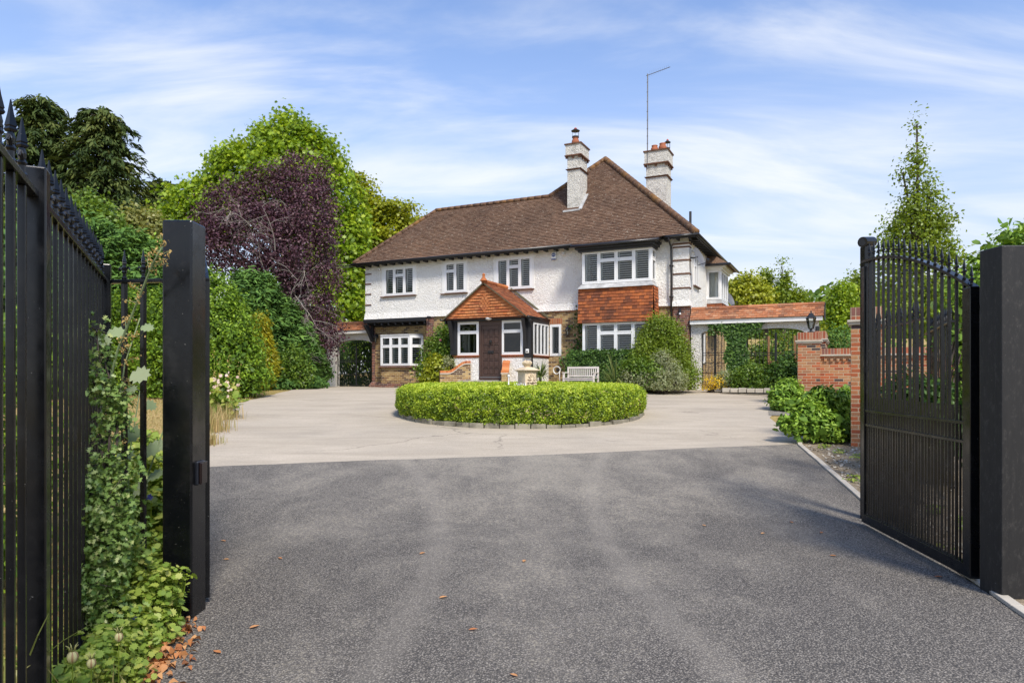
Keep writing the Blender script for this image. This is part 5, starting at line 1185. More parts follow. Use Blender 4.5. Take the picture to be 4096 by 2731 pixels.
# the big sweetgum behind
Y = 38
tree('sweetgum_tree', 'tallest bright green broadleaf tree behind the purple tree', 'tree', gp_(1130, Y),
     [lb(1150,570,105,Y), lb(1080,640,120,Y), lb(1250,640,110,Y), lb(950,700,110,Y), lb(1180,760,180,Y), lb(1330,800,110,Y), lb(1370,950,100,Y), lb(1400,1100,110,Y), lb(1360,1230,130,Y), lb(810,780,70,Y), lb(720,830,80,Y), lb(880,860,120,Y), lb(1420,890,50,Y), lb(690,900,60,Y), lb(1300,1050,130,Y)],
     L['ambar'], 1500, 34, .24, .27, .34, shape='star', asp=.9, flat=.9, shell=(.80,1.12))
tree('maple_tree', 'yellow green spreading tree rising left of the house roof', 'tree', gp_(1500, 42),
     [lb(1510,850,70,42,.6), lb(1590,830,60,42,.55), lb(1470,940,80,42,.6), lb(1560,930,80,42,.6), lb(1460,760,35,42,1.2), lb(1430,720,28,42), lb(1500,1020,90,42,.7), lb(1610,890,45,42,.5), lb(1440,1100,90,42)],
     L['yellow'], 650, 26, .20, .34, .25, flat=.4, up=.8)
tree('roadside_tree', 'small green tree top peeping over the left roof slope', 'tree', gp_(1675, 50), [lb(1675,890,28,50), lb(1660,960,40,50)], L['yellow'], 60, 16, .2, .3, .12)
# purple-leaved plum with dead twigs
Y = 30; pb = gp_(1150, Y)
plum = tree('purple_plum_tree', 'large dark purple leaved tree with bare grey twigs hanging in front', 'tree', pb,
     [lb(1210,730,105,Y), lb(1080,800,120,Y), lb(930,860,120,Y), lb(1220,860,120,Y), lb(1000,980,150,Y), lb(880,1000,80,Y), lb(1180,1000,150,Y), lb(1270,1120,90,Y), lb(1120,1120,110,Y), lb(1240,1240,90,Y), lb(1290,1330,70,Y), lb(1230,1390,70,Y), lb(1260,1450,45,Y), lb(860,880,60,Y)],
     L['purple'], 1900, 24, .105, .19, .30, shape='oval', asp=.7, extra=3, shell=(.78,1.15))
mb = MB(); random.seed(77)
def twig(mb, p, d, ln, r, lev):
    pts = [p]; q = V3(p); d = V3(d)
    for i in range(5):
        d = (d+V3((random.gauss(0,.15), random.gauss(0,.08), random.gauss(-.07,.10)))).normalized(); q = q+d*ln/5; pts.append(q.copy())
        if lev and random.random() < .85: twig(mb, q, (d+V3((random.gauss(0,.9), random.gauss(0,.3), random.gauss(-.15,.6)))).normalized(), ln*random.uniform(.4,.65), r*.55, lev-1)
    mb.tube(pts, [r*(1-.16*i) for i in range(6)], 4, False)
for (x0, y0, x1, y1) in ((1130,1290,1020,1000),(1130,1290,1170,1050),(1080,1200,1240,1290),(1000,900,930,800),(1100,1000,1100,820),(1180,1180,1240,1320),(1120,1230,1130,1420),(1160,1250,1060,1180)):
    a, b = at(x0,y0,Y-1.7)-pb, at(x1,y1,Y-2.3)-pb; twig(mb, a, (b-a).normalized(), (b-a).length, .020, 3)
for (x0, y0) in ((1050,1100),(1150,1250),(1220,1280),(1180,1330)): twig(mb, at(x0,y0,Y-1.9)-pb, (random.uniform(-.2,.3),-.2,-1), 1.6, .012, 2)
mb.build('bare_twigs', M['twig'], plum)
# conifers, far left
random.seed(5)
conifer('spruce_tree', 'dark spruce at the far left behind the railings', gp_(170,55)+V3((0,0,0)), 22.5, 5.2, L['spruce'], 330, .62, 'dark conifers on the left', .30, z0=.20, top=.12, taper=1.0, dense=58, cone=.55)
conifer('spruce_tree', 'dark broad topped spruce left of the gate post', gp_(405,55)+V3((0,0,0)), 21.6, 5.6, L['spruce'], 330, .62, 'dark conifers on the left', .34, z0=.22, top=.16, taper=1.0, dense=58, cone=.5)
conifer('spruce_tree', 'dark spruce closest to the left edge of the view', gp_(20,52)+V3((0,0,0)), 15.5, 4.6, L['spruce'], 240, .6, 'dark conifers on the left', .30, z0=.2, top=.2, dense=55, cone=.7)
tree('pine_tree', 'sparse small pine between the spruces and the sweetgum', 'pine', gp_(640, 60), [lb(640,745,26,60,.6), lb(620,780,24,60,.5), lb(668,790,22,60,.5), lb(605,820,25,60,.5), lb(655,830,26,60,.5), lb(640,880,30,60,.5)], L['spruce'], 90, 16, .45, .35, .22, flat=.5)
tree('olive_green_tree', 'soft olive green tree behind the left hedges', 'tree', gp_(520, 34), [lb(520,930,70,34), lb(580,900,50,34), lb(470,960,60,34), lb(620,960,60,34), lb(560,1010,80,34)], L['olive'], 420, 26, .16, .28, .2, shape='lance')
tree('grey_green_tree', 'mid green tree beside the dark spruces', 'tree', gp_(360, 32), [lb(350,850,60,32), lb(400,900,70,32), lb(300,900,60,32), lb(350,980,90,32), lb(420,980,60,32), lb(250,960,70,32)], L['shrub'], 420, 26, .16, .28, .2)
tree('leafy_tree', 'green tree behind the left railings near the picture edge', 'tree', gp_(90, 24), [lb(90,900,110,24), lb(0,1000,120,24), lb(180,1000,120,24), lb(80,1130,150,24), lb(200,1200,110,24), lb(-90,1150,120,24)], L['shrub'], 600, 24, .15, .25, .2)
# hedge shrubs on the left of the drive
Y = 21
bush('laurel_bush', 'tall domed glossy laurel just right of the left gate post', 'bush', gp_(850, Y), [lb(830,1140,75,Y), lb(820,1230,140,Y), lb(880,1330,150,Y), lb(780,1350,170,Y), lb(930,1440,140,Y), lb(820,1480,160,Y), lb(990,1510,95,Y,.8), lb(700,1250,110,Y), lb(680,1420,130,Y), lb(690,1530,110,Y,.8), lb(900,1530,110,Y,.7)], L['laurel'], 1700, 16, .10, .13, shape='lance', asp=.22)
bush('laurel_bush', 'clipped laurel seen between the railing return and the post', 'bush', gp_(560, 22), [lb(560,1250,110,22), lb(590,1400,130,22), lb(520,1500,130,22,.8), lb(640,1500,100,22,.8), lb(460,1400,110,22), lb(430,1510,110,22,.8)], L['laurel'], 900, 16, .10, .13, shape='lance', asp=.22)
random.seed(12)
for px, Y, h, r_, lab in ((1010,26.5,4.2,1.4,'dark green cypress directly behind the domed laurel'),(1110,27.5,3.3,1.25,'dark feathery cypress under the purple tree'),(1195,28.5,2.4,1.0,'lowest dark cypress nearest the left garden wall'),(470,23.5,5.3,1.7,'dark cypress behind the two railing bars'),(590,24.5,5.0,1.5,'dark cypress mostly behind the left gate post'),(330,23,5.4,1.8,'dark cypress seen through the left railings'),(180,22,5.0,1.8,'dark cypress far left behind the railings'),(30,20,4.6,1.7,'dark cypress at the left picture edge')):
    conifer('cypress_tree', lab, gp_(px, Y), h, r_, L['cypress'], 300, .26, 'cypresses in the left boundary', .05, z0=.02, top=.3, taper=.75, dense=62, up=.45, cone=.6)
conifer('golden_conifer', 'bright golden yellow conifer beside the domed laurel', gp_(1040, 24), 2.5, .75, L['golden'], 190, .17, None, .1, z0=.02, top=.3, dense=45, up=.3)
bush('light_laurel', 'light green long leaved laurel above the dark cypresses', 'bush', gp_(480, 25.5), [lb(480,1060,120,25.5), lb(590,1060,110,25.5), lb(380,1090,110,25.5)], L['rhodo'], 420, 16, .18, .16, shape='lance', asp=.2)
bush('firethorn_bush', 'small pale leaved bush in front of the purple tree', 'bush', gp_(1170, 25), [lb(1170,1440,50,25), lb(1140,1490,50,25), lb(1200,1500,45,25), lb(1100,1510,35,25)], L['shrub'], 260, 14, .075, .12)
bush('creeping_juniper', 'low spreading grey green juniper at the drive edge', 'bush', gp_(1190, 25), [lb(1130,1545,50,24.5,.35), lb(1210,1540,60,25.5,.35), lb(1270,1535,35,27,.4)], L['cypress'], 200, 16, .13, .10, shape='lance', asp=.2)
bush('dark_ivy_bush', 'dark glossy bush against the left garden wall', 'bush', gp_(1260, 29), [lb(1260,1450,45,29.5), lb(1255,1500,50,29.5), lb(1290,1490,30,30)], L['ivy'], 220, 14, .10, .12)
# dark climbers behind the left arch
iv = empty('ivy_screen', hw(-15.6,2.6,ZG), -TH, 'dark climbing foliage behind the iron gate of the left arch', 'climber')
P = np.stack([RNG.uniform(-2.4,2.0,9000), RNG.normal(0,.14,9000), RNG.uniform(0,2.9,9000)], 1); P[:,1] += .25*np.sin(P[:,0]*3)*np.cos(P[:,2]*2.4)
leafmesh('foliage', P, np.tile([0,-1,.3],(9000,1))+RNG.normal(size=P.shape)*.5, RNG.uniform(.07,.15,9000), L['ivy'], iv, 'lance', .3, RNG.random(9000)*.55, tdir=np.tile([0,-.1,-1],(9000,1)))
MB().tube([(-1,.1,0),(-.9,.15,1.4),(-.4,.1,2.6)], [.04,.03,.01], 6).build('stem', M['bark'], iv)
# hollyhocks and dry grass at the left drive edge
def flower_spike(mb, base, h, lean): 
    b = V3(base); mb.tube([b, b+V3((lean*.4,0,h*.5)), b+V3((lean,0,h))], [.012,.009,.004], 5)
hh_ = empty('hollyhock', gp_(885, 15.8), 0, 'clump of tall hollyhocks with pale pink flowers by the drive', 'flowers'); mb = MB(); P = []; N = []; FP = []; BP = []
for i, (px, top) in enumerate(((835,1450),(862,1385),(885,1430),(925,1405),(955,1440),(870,1480),(940,1500))):
    b = V3(((px-885)*15.8/F*.6, random.uniform(-.2,.2), 0)); h = 1.5+(1505-top)/F*15.8-g(15.8); lean = (px-885)*15.8/F*.4; flower_spike(mb, b, h, lean)
    for k in range(26):
        t = random.uniform(.35, 1); c = b+V3((lean*t, 0, h*t)); (FP if t < .72 and t > .45 and random.random() < .33 else BP).append(c+V3((random.gauss(0,.025), -.03, 0)))
    for k in range(26): t = random.uniform(.0,.55); c = b+V3((lean*t+random.gauss(0,.10), random.gauss(0,.09), h*t)); P.append(c)
mb.build('stem', L['young'], hh_)
leafmesh('leaves', [tuple(p) for p in P], RNG.normal(size=(len(P),3))+[0,-.6,.6], RNG.uniform(.09,.18,len(P)), L['weed'], hh_, 'lobed', .9)
FP = [tuple(p) for p in FP]; leafmesh('flowers', FP, RNG.normal(size=(len(FP),3))*.3+[.2,-1,.1], RNG.uniform(.06,.09,len(FP)), L['pink'], hh_, 'lobed', 1.0)
BP = [tuple(p) for p in BP]; leafmesh('buds', BP, RNG.normal(size=(len(BP),3))+[0,-.5,0], RNG.uniform(.02,.04,len(BP)), L['plume'], hh_, 'oval', .8)
def blades(name, m, n, cx_, cy_, rx, ry, h, label=None, parent=None, w=.012, lean=.35, kind=None, zf=None, cat=None, asp=None):
    """grass blades, each a bent strip"""
    V = np.empty((n, 6, 3)); b = np.stack([cx_+rx*RNG.normal(size=n), cy_+ry*RNG.normal(size=n), np.zeros(n)], 1)
    if zf: b[:, 2] = [zf(x, y) for x, y, _ in b]
    d = RNG.normal(size=(n,3)); d[:, 2] = 0; d /= np.linalg.norm(d, axis=1, keepdims=True); s_ = np.cross(d, [0,0,1]); H = (h*RNG.uniform(.5,1.2,n))[:,None]; ln = lean*RNG.uniform(.2,1.3,(n,1))
    mid = b+d*H*ln*.35+[0,0,1]*H*.6; tip = b+d*H*ln*1.1+[0,0,1]*H*(1-ln*.25); ww = w*RNG.uniform(.6,1.3,(n,1))
    V[:,0] = b-s_*ww/2; V[:,1] = b+s_*ww/2; V[:,2] = mid+s_*ww*.45; V[:,3] = tip+s_*ww*.06; V[:,4] = tip-s_*ww*.06; V[:,5] = mid-s_*ww*.45
    me = bpy.data.meshes.new(name); me.vertices.add(n*6); me.loops.add(n*8); me.polygons.add(n*2); me.vertices.foreach_set('co', V.reshape(-1).astype(np.float32))
    idx = (np.arange(n)[:,None]*6+np.array([0,1,2,5,5,2,3,4])).reshape(-1); me.loops.foreach_set('vertex_index', idx.astype(np.int32)); me.polygons.foreach_set('loop_start', np.arange(0,n*8,4,dtype=np.int32)); me.update(calc_edges=True)
    a = me.attributes.new('rnd','FLOAT','FACE'); a.data.foreach_set('value', np.repeat(RNG.random(n),2).astype(np.float32)); me.materials.append(m)
    o = bpy.data.objects.new(name, me); sc.collection.objects.link(o)
    if parent: o.parent = parent
    return tag(o, label, cat, None, kind)
gz = lambda x, y: hill(x, y)
for px, Y, r_, h, lab in ((835,13.6,.20,.42,'clump of dry pinkish grass under the hollyhocks'),(880,15.6,.22,.38,'dry grass clump beside the hollyhocks at the drive edge'),(815,12.0,.12,.22,'short dry grass tuft at the drive edge near the gate post')):
    b = gp_(px, Y); e = empty('dry_grass', b, 0, lab, 'grass'); blades('blades', L['straw'], 420, 0, 0, r_, r_, h, parent=e, w=.012)
# lawn grass, thin cover of blades over the visible lawn
n = 16000; xs = RNG.uniform(-12,-3.2,n); ys = RNG.uniform(5,22,n)
k_ = np.array([x < lerp_poly(drvL, y)-.05 if y > 9 else x < lerp_poly(L0, y)-.05 for x, y in zip(xs, ys)]); xs, ys = xs[k_], ys[k_]
P = np.stack([xs, ys, [gz(x,y)+.02 for x,y in zip(xs,ys)]], 1); leafmesh('lawn_grass', P, RNG.normal(size=P.shape)+[0,-1,.3], RNG.uniform(.05,.10,len(P)), L['straw'], None, 'lance', .1, tdir=np.tile([0,0,1],(len(P),1)), kind='stuff', label='dry straw coloured lawn grass')
n = 5000; ys = RNG.uniform(5.5,20,n); xs = np.array([(lerp_poly(drvL, y) if y > 9 else lerp_poly(L0, y))-abs(RNG.normal(0,.22))+.03 for y in ys]); P = np.stack([xs, ys, [gz(x,y)+.03 for x,y in zip(xs,ys)]], 1)
leafmesh('verge_weeds', P, RNG.normal(size=P.shape)+[0,-.5,.6], RNG.uniform(.04,.10,len(P)), L['weed'], None, 'lance', .3, kind='stuff', label='ragged green weeds along the drive edge')
# ---- planting against the house
random.seed(9)
def lv(u, v, z, r, kz=1.0, ky=.8): return (hw(u, v, z), (r, r*ky, r*kz))
bush('camellia_bush', 'tall dark green shrub between the lower left window and the porch', 'bush', hw(-9.5,-.8,ZG), [lv(-9.6,-.6,3.1,.45), lv(-9.35,-.5,3.5,.22,1.6), lv(-9.8,-.7,2.5,.70), lv(-9.3,-.9,2.5,.62), lv(-10.0,-.8,1.7,.7), lv(-9.3,-1.1,1.7,.6), lv(-8.85,-1.2,2.3,.42)], L['shrub'], 800, 14, .085, .11, asp=.4)
bush('mahonia_bush', 'yellow tinged fern leaved shrub left of the porch steps', 'bush', hw(-9.5,-1.9,ZG), [lv(-9.25,-1.8,1.9,.36), lv(-9.05,-1.9,1.5,.36), lv(-9.45,-1.9,1.4,.3)], L['yellow'], 230, 14, .13, .11, shape='lance', asp=.25)
bush('grey_shrub', 'small pale variegated shrub beside the curved wing wall', 'bush', hw(-8.75,-1.9,ZG), [lv(-8.75,-1.75,2.0,.25), lv(-8.85,-1.9,1.6,.25)], L['silver'], 90, 12, .06, .07)
P = np.array([tuple(hw(-9.35,-1.35,2.95)), tuple(hw(-9.30,-1.36,2.90)), tuple(hw(-9.38,-1.37,2.90))]); rb = empty('rose_bloom', tuple(P[0]), 0, 'single pink rose flower on the tall shrub', 'flower'); leafmesh('petals', np.zeros((5,3))+RNG.normal(size=(5,3))*.015, RNG.normal(size=(5,3))*.4+[0,-1,0], [.09]*5, m_leaf('rose_petal', [(.75,.18,.25),(.8,.3,.38)]), rb, 'oval', .9)
def hedge_box(name, label, o, a, L_, D_, H_, lm, n, size):
    e = empty(name, o, a, label, 'hedge'); q = RNG.choice(3, n, p=[.5,.3,.2]); P = np.stack([RNG.uniform(0,L_,n), RNG.uniform(0,D_,n), RNG.uniform(.05,H_,n)], 1); N = RNG.normal(size=(n,3))*.5
    P[q==0,1] = 0; N[q==0] += [0,-1,.3]; P[q==1,2] = H_; N[q==1] += [0,0,1]; k2 = q==2; P[k2,0] = np.where(RNG.random(k2.sum())<.5, 0, L_)
    P += RNG.normal(size=P.shape)*.05; P[:,1] += [.12*noise.noise(V3((p[0]*2.5,p[2]*2.5,4))) for p in P]; P[:,2] += [.10*noise.noise(V3((p[0]*3,p[1]*3,8))) for p in P]; P[:,2] = np.maximum(P[:,2], .02)
    leafmesh('foliage', P, N, size*RNG.uniform(.6,1.3,n), lm, e, 'lance', .3, RNG.random(n)); Q = P[:n//4]*[.96,1,.94]+[.02*L_,.08,0]; leafmesh('inner_foliage', Q, N[:n//4], size*2.2*RNG.uniform(.7,1.2,len(Q)), lm, e, 'oval', .7, RNG.random(len(Q))*.2)
    mb = MB(); [mb.tube([(x, D_/2, 0), (x+.1, D_/2, H_*.5), (x, D_/2-.1, H_*.9)], [.025,.02,.01], 5) for x in np.arange(.2, L_, .35)]; mb.build('stem', M['bark'], e); return e
hedge_box('clipped_hedge', 'clipped dark green hedge under the lower bay window', hw(-3.95,-1.45,ZG), -TH, 2.9, .75, 1.30, L['ivy'], 15000, .075)
bush('tall_shrub', 'tall bright green shrub at the right corner of the house', 'bush', hw(-.7,-1.2,ZG), [lv(-.75,-1.1,3.15,.50), lv(-.4,-1.1,2.9,.48), lv(-1.0,-1.1,2.7,.55), lv(-.3,-1.2,2.3,.65), lv(-.95,-1.2,2.2,.7), lv(-.2,-1.3,1.75,.65), lv(-1.1,-1.4,1.7,.65), lv(.15,-1.3,1.5,.5)], L['young'], 1500, 16, .06, .10, asp=.35)
bush('choisya_bush', 'green shrub at the foot of the tall corner shrub', 'bush', hw(-1.1,-2.0,ZG), [lv(-1.3,-1.9,1.65,.5), lv(-.8,-2.0,1.5,.5), lv(-1.7,-1.9,1.45,.4)], L['shrub'], 420, 14, .075, .09, asp=.4)
bush('silver_shrub', 'silvery flowered shrub low in front of the corner shrub', 'bush', hw(-.4,-2.1,ZG), [lv(-.45,-1.85,2.05,.32), lv(-.2,-1.9,1.7,.38), lv(-.9,-2.3,1.35,.30), lv(-.35,-2.3,1.35,.35), lv(-1.5,-2.3,1.35,.28), lv(.1,-2.0,1.35,.35)], L['silver'], 420, 14, .05, .07, shape='lance', asp=.25)
def strappy(name, label, o, n, ln, lm, w=.035, up=.5):
    e = empty(name, o, 0, label, 'plant'); mb = MB()
    for i in range(n):
        az = i*2.4; el = random.uniform(.05, 1.35); l_ = ln*random.uniform(.7,1.1); d = V3((math.cos(az)*math.cos(el), math.sin(az)*math.cos(el), math.sin(el))); s_ = d.cross(ez).normalized()*w/2; q = random.random()
        b = V3((0,0,up)); m_ = b+d*l_*.55; t_ = b+d*l_+V3((0,0,-.28*l_*math.cos(el)))
        mb.face([b-s_*.5, b+s_*.5, m_+s_, m_-s_], q); mb.face([m_-s_, m_+s_, t_+s_*.08, t_-s_*.08], q)
    mb.build('blades', lm, e); MB().tube([(0,0,-.05),(0,0,up)], .05, 8).build('trunk', M['bark'], e)
strappy('yucca_plant', 'spiky rosette plant against the white porch wall', hw(-4.95,-1.6,ZG), 120, .72, L['yucca'], .04, .42)
strappy('phormium_plant', 'arching strap leaved plant between the bench and the tall shrub', hw(-1.95,-2.2,ZG), 110, 1.15, L['yucca'], .04, .15)
def climber(name, label, pts, lm, n, size, spread, parent_off=0):
    o = V3(pts[0]); e = empty(name, o, 0, label, 'climber'); MB().tube([V3(p)-o for p in pts], [.018]+[.012]*(len(pts)-1), 5).build('stem', M['twig'], e)
    P = []; 
    for i in range(n):
        k = random.randrange(len(pts)-1); t = random.random(); c = V3(pts[k]).lerp(V3(pts[k+1]), t)-o; P.append((c.x+random.gauss(0,spread), c.y+random.gauss(0,.04)-.04, c.z+random.gauss(0,spread)))
    leafmesh('leaves', P, RNG.normal(size=(n,3))*.6+[0,-1,.3], size*RNG.uniform(.6,1.3,n), lm, e, 'oval', .7)
climber('climbing_rose', 'climbing rose on the brickwork left of the tile hung bay', [hw(-3.95,-.1,ZG), hw(-4.0,-.08,2.0), hw(-4.35,-.08,2.3), hw(-4.0,-.08,2.55), hw(-3.95,-.08,3.3), hw(-4.05,-.08,3.9)], L['ivy'], 420, .10, .14)
climber('climbing_rose', 'thin climber low on the brick wall behind the bench', [hw(-4.35,-.1,ZG), hw(-4.5,-.08,1.6), hw(-4.75,-.08,2.25), hw(-4.45,-.08,1.9)], L['ivy'], 160, .09, .10)
# ivy hanging on the pier between the arches
e = empty('ivy', hw(1.65,-.02,ZG), -TH, 'dense ivy covering the pier between the two arches', 'climber'); P = []
for i in range(3600):
    z = random.uniform(.35, 2.3); wd = .36+.55*max(0, (z-1.95)/.3)+.06*math.sin(z*7); x = random.uniform(-1,1)*wd
    if random.random() < .12: x = random.uniform(-.95, .8); z = random.uniform(1.9, 2.25)
    P.append((x, random.uniform(-.12, .0), z+random.gauss(0,.03)))
leafmesh('leaves', P, RNG.normal(size=(len(P),3))*.5+[0,-1,.4], RNG.uniform(.05,.10,len(P)), L['ivy'], e, 'lobed', .9); MB().tube([(0,-.02,0),(.05,-.03,1),(0,-.02,2.2)], [.04,.03,.015], 6).build('stem', M['bark'], e)
# raised bed with stone edge in front of the wide arch
mb = MB()
random.seed(4)
kb = empty('stone_edging', hw(1.1,-1.0,ZG), -TH, 'low rough stone edging of the bed before the arches', 'edging')
for i in range(12): 
    x = .25+i*.26; y = -.12-.15*math.sin(i/11*3.1); MB
    mb.box(x, x+.24, y-.08, y+.06, -.05, .10+random.uniform(-.02,.03))
mb.build('stones', M['palestone'], kb, bevel=.015)
bush('yellow_flowers', 'yellow flowering clump at the left end of the stone edged bed', 'flowers', hw(.95,-.8,ZG), [lv(.85,-.8,1.25,.30,.8), lv(1.2,-.85,1.3,.28,.8)], L['yellowflower'], 60, 10, .05, .06, core=False)
bush('lavender_bush', 'pale grey green tuft behind the yellow flowers', 'bush', hw(1.35,-.7,ZG), [lv(1.35,-.65,1.4,.32)], L['silver'], 90, 12, .07, .06, shape='lance', asp=.15)
bush('bed_shrub', 'low green shrub in the middle of the stone edged bed', 'bush', hw(2.1,-.7,ZG), [lv(1.9,-.7,1.4,.42,.8), lv(2.5,-.7,1.35,.40,.8), lv(2.2,-.6,1.55,.35)], L['shrub'], 300, 14, .06, .09)
bush('bed_shrub', 'loose green shrub at the right end of the stone edged bed', 'bush', hw(3.2,-.6,ZG), [lv(3.0,-.6,1.45,.42), lv(3.45,-.6,1.35,.40), lv(3.3,-.3,1.8,.35)], L['ivy'], 280, 14, .07, .10)
# garden beyond the arches
random.seed(14)
for i, (u, v, z, r_, lm, lab) in enumerate(((2.2,3.5,1.9,.9,'shrub','green shrub framed by the left part of the wide arch'),(3.6,3.2,1.7,.9,'cypress','dark green shrub beyond the arch near the pillar'),(2.9,6.0,2.4,1.2,'shrub','leafy shrub in the garden centre beyond the arch'),(4.6,5.2,2.3,1.1,'cypress','dark conifer shrub beyond the lantern pillar'),(3.4,8.5,2.7,1.4,'yellow','yellow green shrub far back through the wide arch'),(5.6,8.0,2.6,1.4,'shrub','green shrub far back right of the wide arch'))):
    bush('garden_shrub', lab, 'bush', hw(u,v,ZG), [lv(u,v,z,r_), lv(u-.5*r_,v,z-.5*r_,r_*.8), lv(u+.5*r_,v,z-.4*r_,r_*.8), lv(u,v-.2,z-.8*r_,r_*.9,.8)], L[lm], 330, 14, .09, .16)
tp = empty('timber_frame', hw(3.0,2.4,ZG), -TH, 'orange timber posts and rail seen through the wide arch', 'frame')
for x in (-.55, .35, 1.0): MB().box(x-.04,x+.04,-.04,.04,0,1.95).build('post', M['timber'], tp)
MB().box(-.55,1.0,-.03,.03,.95,1.05).build('rail', M['timber'], tp)
tr_ = empty('trough_planter', hw(2.95,1.6,ZG), -TH, 'black trough on legs seen through the wide arch', 'planter'); mb = MB(); mb.box(-.55,.55,-.2,.2,.55,.75); mb.build('trough', M['blackplastic'], tr_)
for x in (-.48,.48): MB().box(x-.03,x+.03,-.15,.15,0,.55).build('leg', M['blackplastic'], tr_)
# ---- trees beyond on the right
tree('yellow_green_tree', 'round yellow green tree just right of the house', 'tree', gp_(2980, 42), [lb(2975,1180,60,42), lb(2940,1200,50,42), lb(3030,1190,50,42), lb(2985,1130,28,42)], L['yellow'], 260, 24, .17, .26, .16)
tree('birch_tree', 'slender birch with spiky top above the garden wall', 'tree', gp_(3065, 44), [lb(3065,1150,30,44,1.8), lb(3040,1200,40,44), lb(3095,1200,40,44), lb(3062,1100,10,44,2.2)], L['young'], 170, 20, .15, .22, .14)
tree('young_tree', 'tree with a thin leading spike above the garden wall', 'tree', gp_(3135, 43), [lb(3135,1190,40,43,1.2), lb(3140,1120,16,43,2.5), lb(3128,1060,5,43,5), lb(3185,1190,30,43), lb(3110,1200,40,43)], L['young'], 220, 20, .14, .20, .14)
tree('white_stemmed_tree', 'young tree with pale slim trunk between the two pillars', 'tree', gp_(3371, 30), [lb(3370,1180,38,30,1.2), lb(3345,1230,38,30), lb(3395,1240,38,30), lb(3330,1270,25,30), lb(3385,1180,25,30), lb(3360,1290,35,30,.8)], L['ambar'], 260, 20, .11, .15, .09, bark='palebark')
tree('leafy_tree', 'bright green tree partly behind the gate clamp post', 'tree', gp_(3470, 34), [lb(3460,1200,60,34), lb(3440,1130,30,34), lb(3480,1280,70,34), lb(3420,1270,40,34)], L['young'], 300, 22, .14, .22, .15)
for k, (px, Y) in enumerate(((3318,55),(3340,57),(3362,58),(3305,60))):
    tree('orchard_tree', ('first','second','third','leftmost')[k]+' small pale trunked tree on the dry hillside', 'tree', gp_(px, Y), [lb(px,1325,16,Y), lb(px-8,1335,12,Y), lb(px+9,1332,12,Y)], L['yellow'], 60, 16, .2, .2, .08, bark='palebark', group='small trees on the hillside')
Y = 20
tall = tree('narrow_tree', 'tall narrow young tree with a long leading shoot on the right', 'tree', gp_(3675, Y),
     [lb(3672,640,22,Y,3.5), lb(3668,500,9,Y,10), lb(3670,720,44,Y,1.6), lb(3612,690,10,Y,4), lb(3680,810,66,Y,1.2), lb(3600,900,50,Y,1.2), lb(3740,890,60,Y,1.2), lb(3670,960,100,Y,.9), lb(3655,760,42,Y,2.0), lb(3720,780,35,Y,1.4), lb(3615,850,40,Y,1.3), lb(3680,880,80,Y,1.0), lb(3770,870,42,Y,1.2), lb(3560,960,42,Y,1.2), lb(3640,1000,90,Y,1.0), lb(3750,1000,80,Y,1.0), lb(3820,1020,45,Y,1.2), lb(3600,1120,90,Y), lb(3720,1150,100,Y), lb(3830,1150,60,Y), lb(3530,1070,40,Y), lb(3620,1250,110,Y), lb(3750,1280,100,Y)],
     L['young'], 1350, 12, .10, .15, .09, shape='lance', asp=.28, shell=(.3,1.05), extra=4)
bush('cherry_laurel', 'large leaved evergreen shrub behind the right gate hinge', 'bush', (5.3,9.0,g(9.0)), [lb(3860,1190,60,9.4,1.3), lb(3960,1090,70,9.6), lb(4100,985,75,9.4), lb(3880,1380,90,9.4), lb(3990,1250,100,9.4), lb(3860,1600,90,9.4), lb(4090,1080,80,9.4), lb(3960,1500,100,9.4)], L['rhodo'], 700, 10, .085, .12, shape='lance', asp=.2)
bush('low_shrub', 'low dark green shrub seen through the lower half of the gate', 'bush', (5.35,8.9,g(8.9)), [lb(3640,1600,95,9.4), lb(3760,1640,110,9.0), lb(3850,1740,90,8.6), lb(3680,1740,90,9.0)], L['ivy'], 420, 12, .07, .09)
bush('rhododendron_bush', 'large bright green rhododendron at the near brick pillar', 'bush', gp_(3290, 12.6), [lb(3290,1620,70,12.6), lb(3340,1650,80,12.7), lb(3230,1660,60,12.3), lb(3190,1700,50,12.2,.8), lb(3290,1710,80,12.2,.8), lb(3360,1730,60,12.4,.8), lb(3145,1690,22,12.2), lb(3380,1600,45,12.9)], L['rhodo'], 560, 11, .10, .055, shape='lance', asp=.2, up=.6)
bush('rhododendron_bush', 'smaller rhododendron left of the lantern pillar', 'bush', gp_(3145, 17.6), [lb(3150,1560,45,17.6), lb(3120,1590,42,17.5), lb(3175,1590,45,17.4), lb(3145,1615,45,17.3,.7)], L['rhodo'], 330, 11, .10, .06, shape='lance', asp=.2, up=.6)
# distant wood
Pw = []; Nw = []
for k in range(330):
    x = random.uniform(-130, 130); y = random.uniform(76, 98)
    if -18 < x < 22: continue
    h = random.uniform(3.0, 6.5) if x > 0 else random.uniform(4, 9); r_ = random.uniform(2.2, 4)
    for q in range(150):
        d = RNG.normal(size=3); d /= np.linalg.norm(d); Pw.append((x+d[0]*r_, y+d[1]*r_, hill(x, y)+h*.55+d[2]*h*.5)); Nw.append(d)
leafmesh('distant_wood', Pw, np.array(Nw)+RNG.normal(size=(len(Pw),3))*.5, RNG.uniform(.6,1.2,len(Pw)), L['shrub'], None, 'oval', .8, kind='stuff', label='distant belt of woodland on the horizon')
# overhead cables
def cable(p, q, sag, label):
    p, q = V3(p), V3(q); mb = MB(); mb.tube([p.lerp(q, t)-V3((0,0,sag*4*t*(1-t))) for t in np.linspace(0,1,16)], .011, 5); o = mb.build('overhead_cable', M['grey'], label=label, cat='cable')
cable(at(700,1020,30), hw(-14.35,-.30,6.40), .15, 'upper thin cable running from the trees to the left eave'); cable(at(700,1028,30), hw(-14.35,-.32,6.33), .25, 'lower thin cable running from the trees to the left eave')
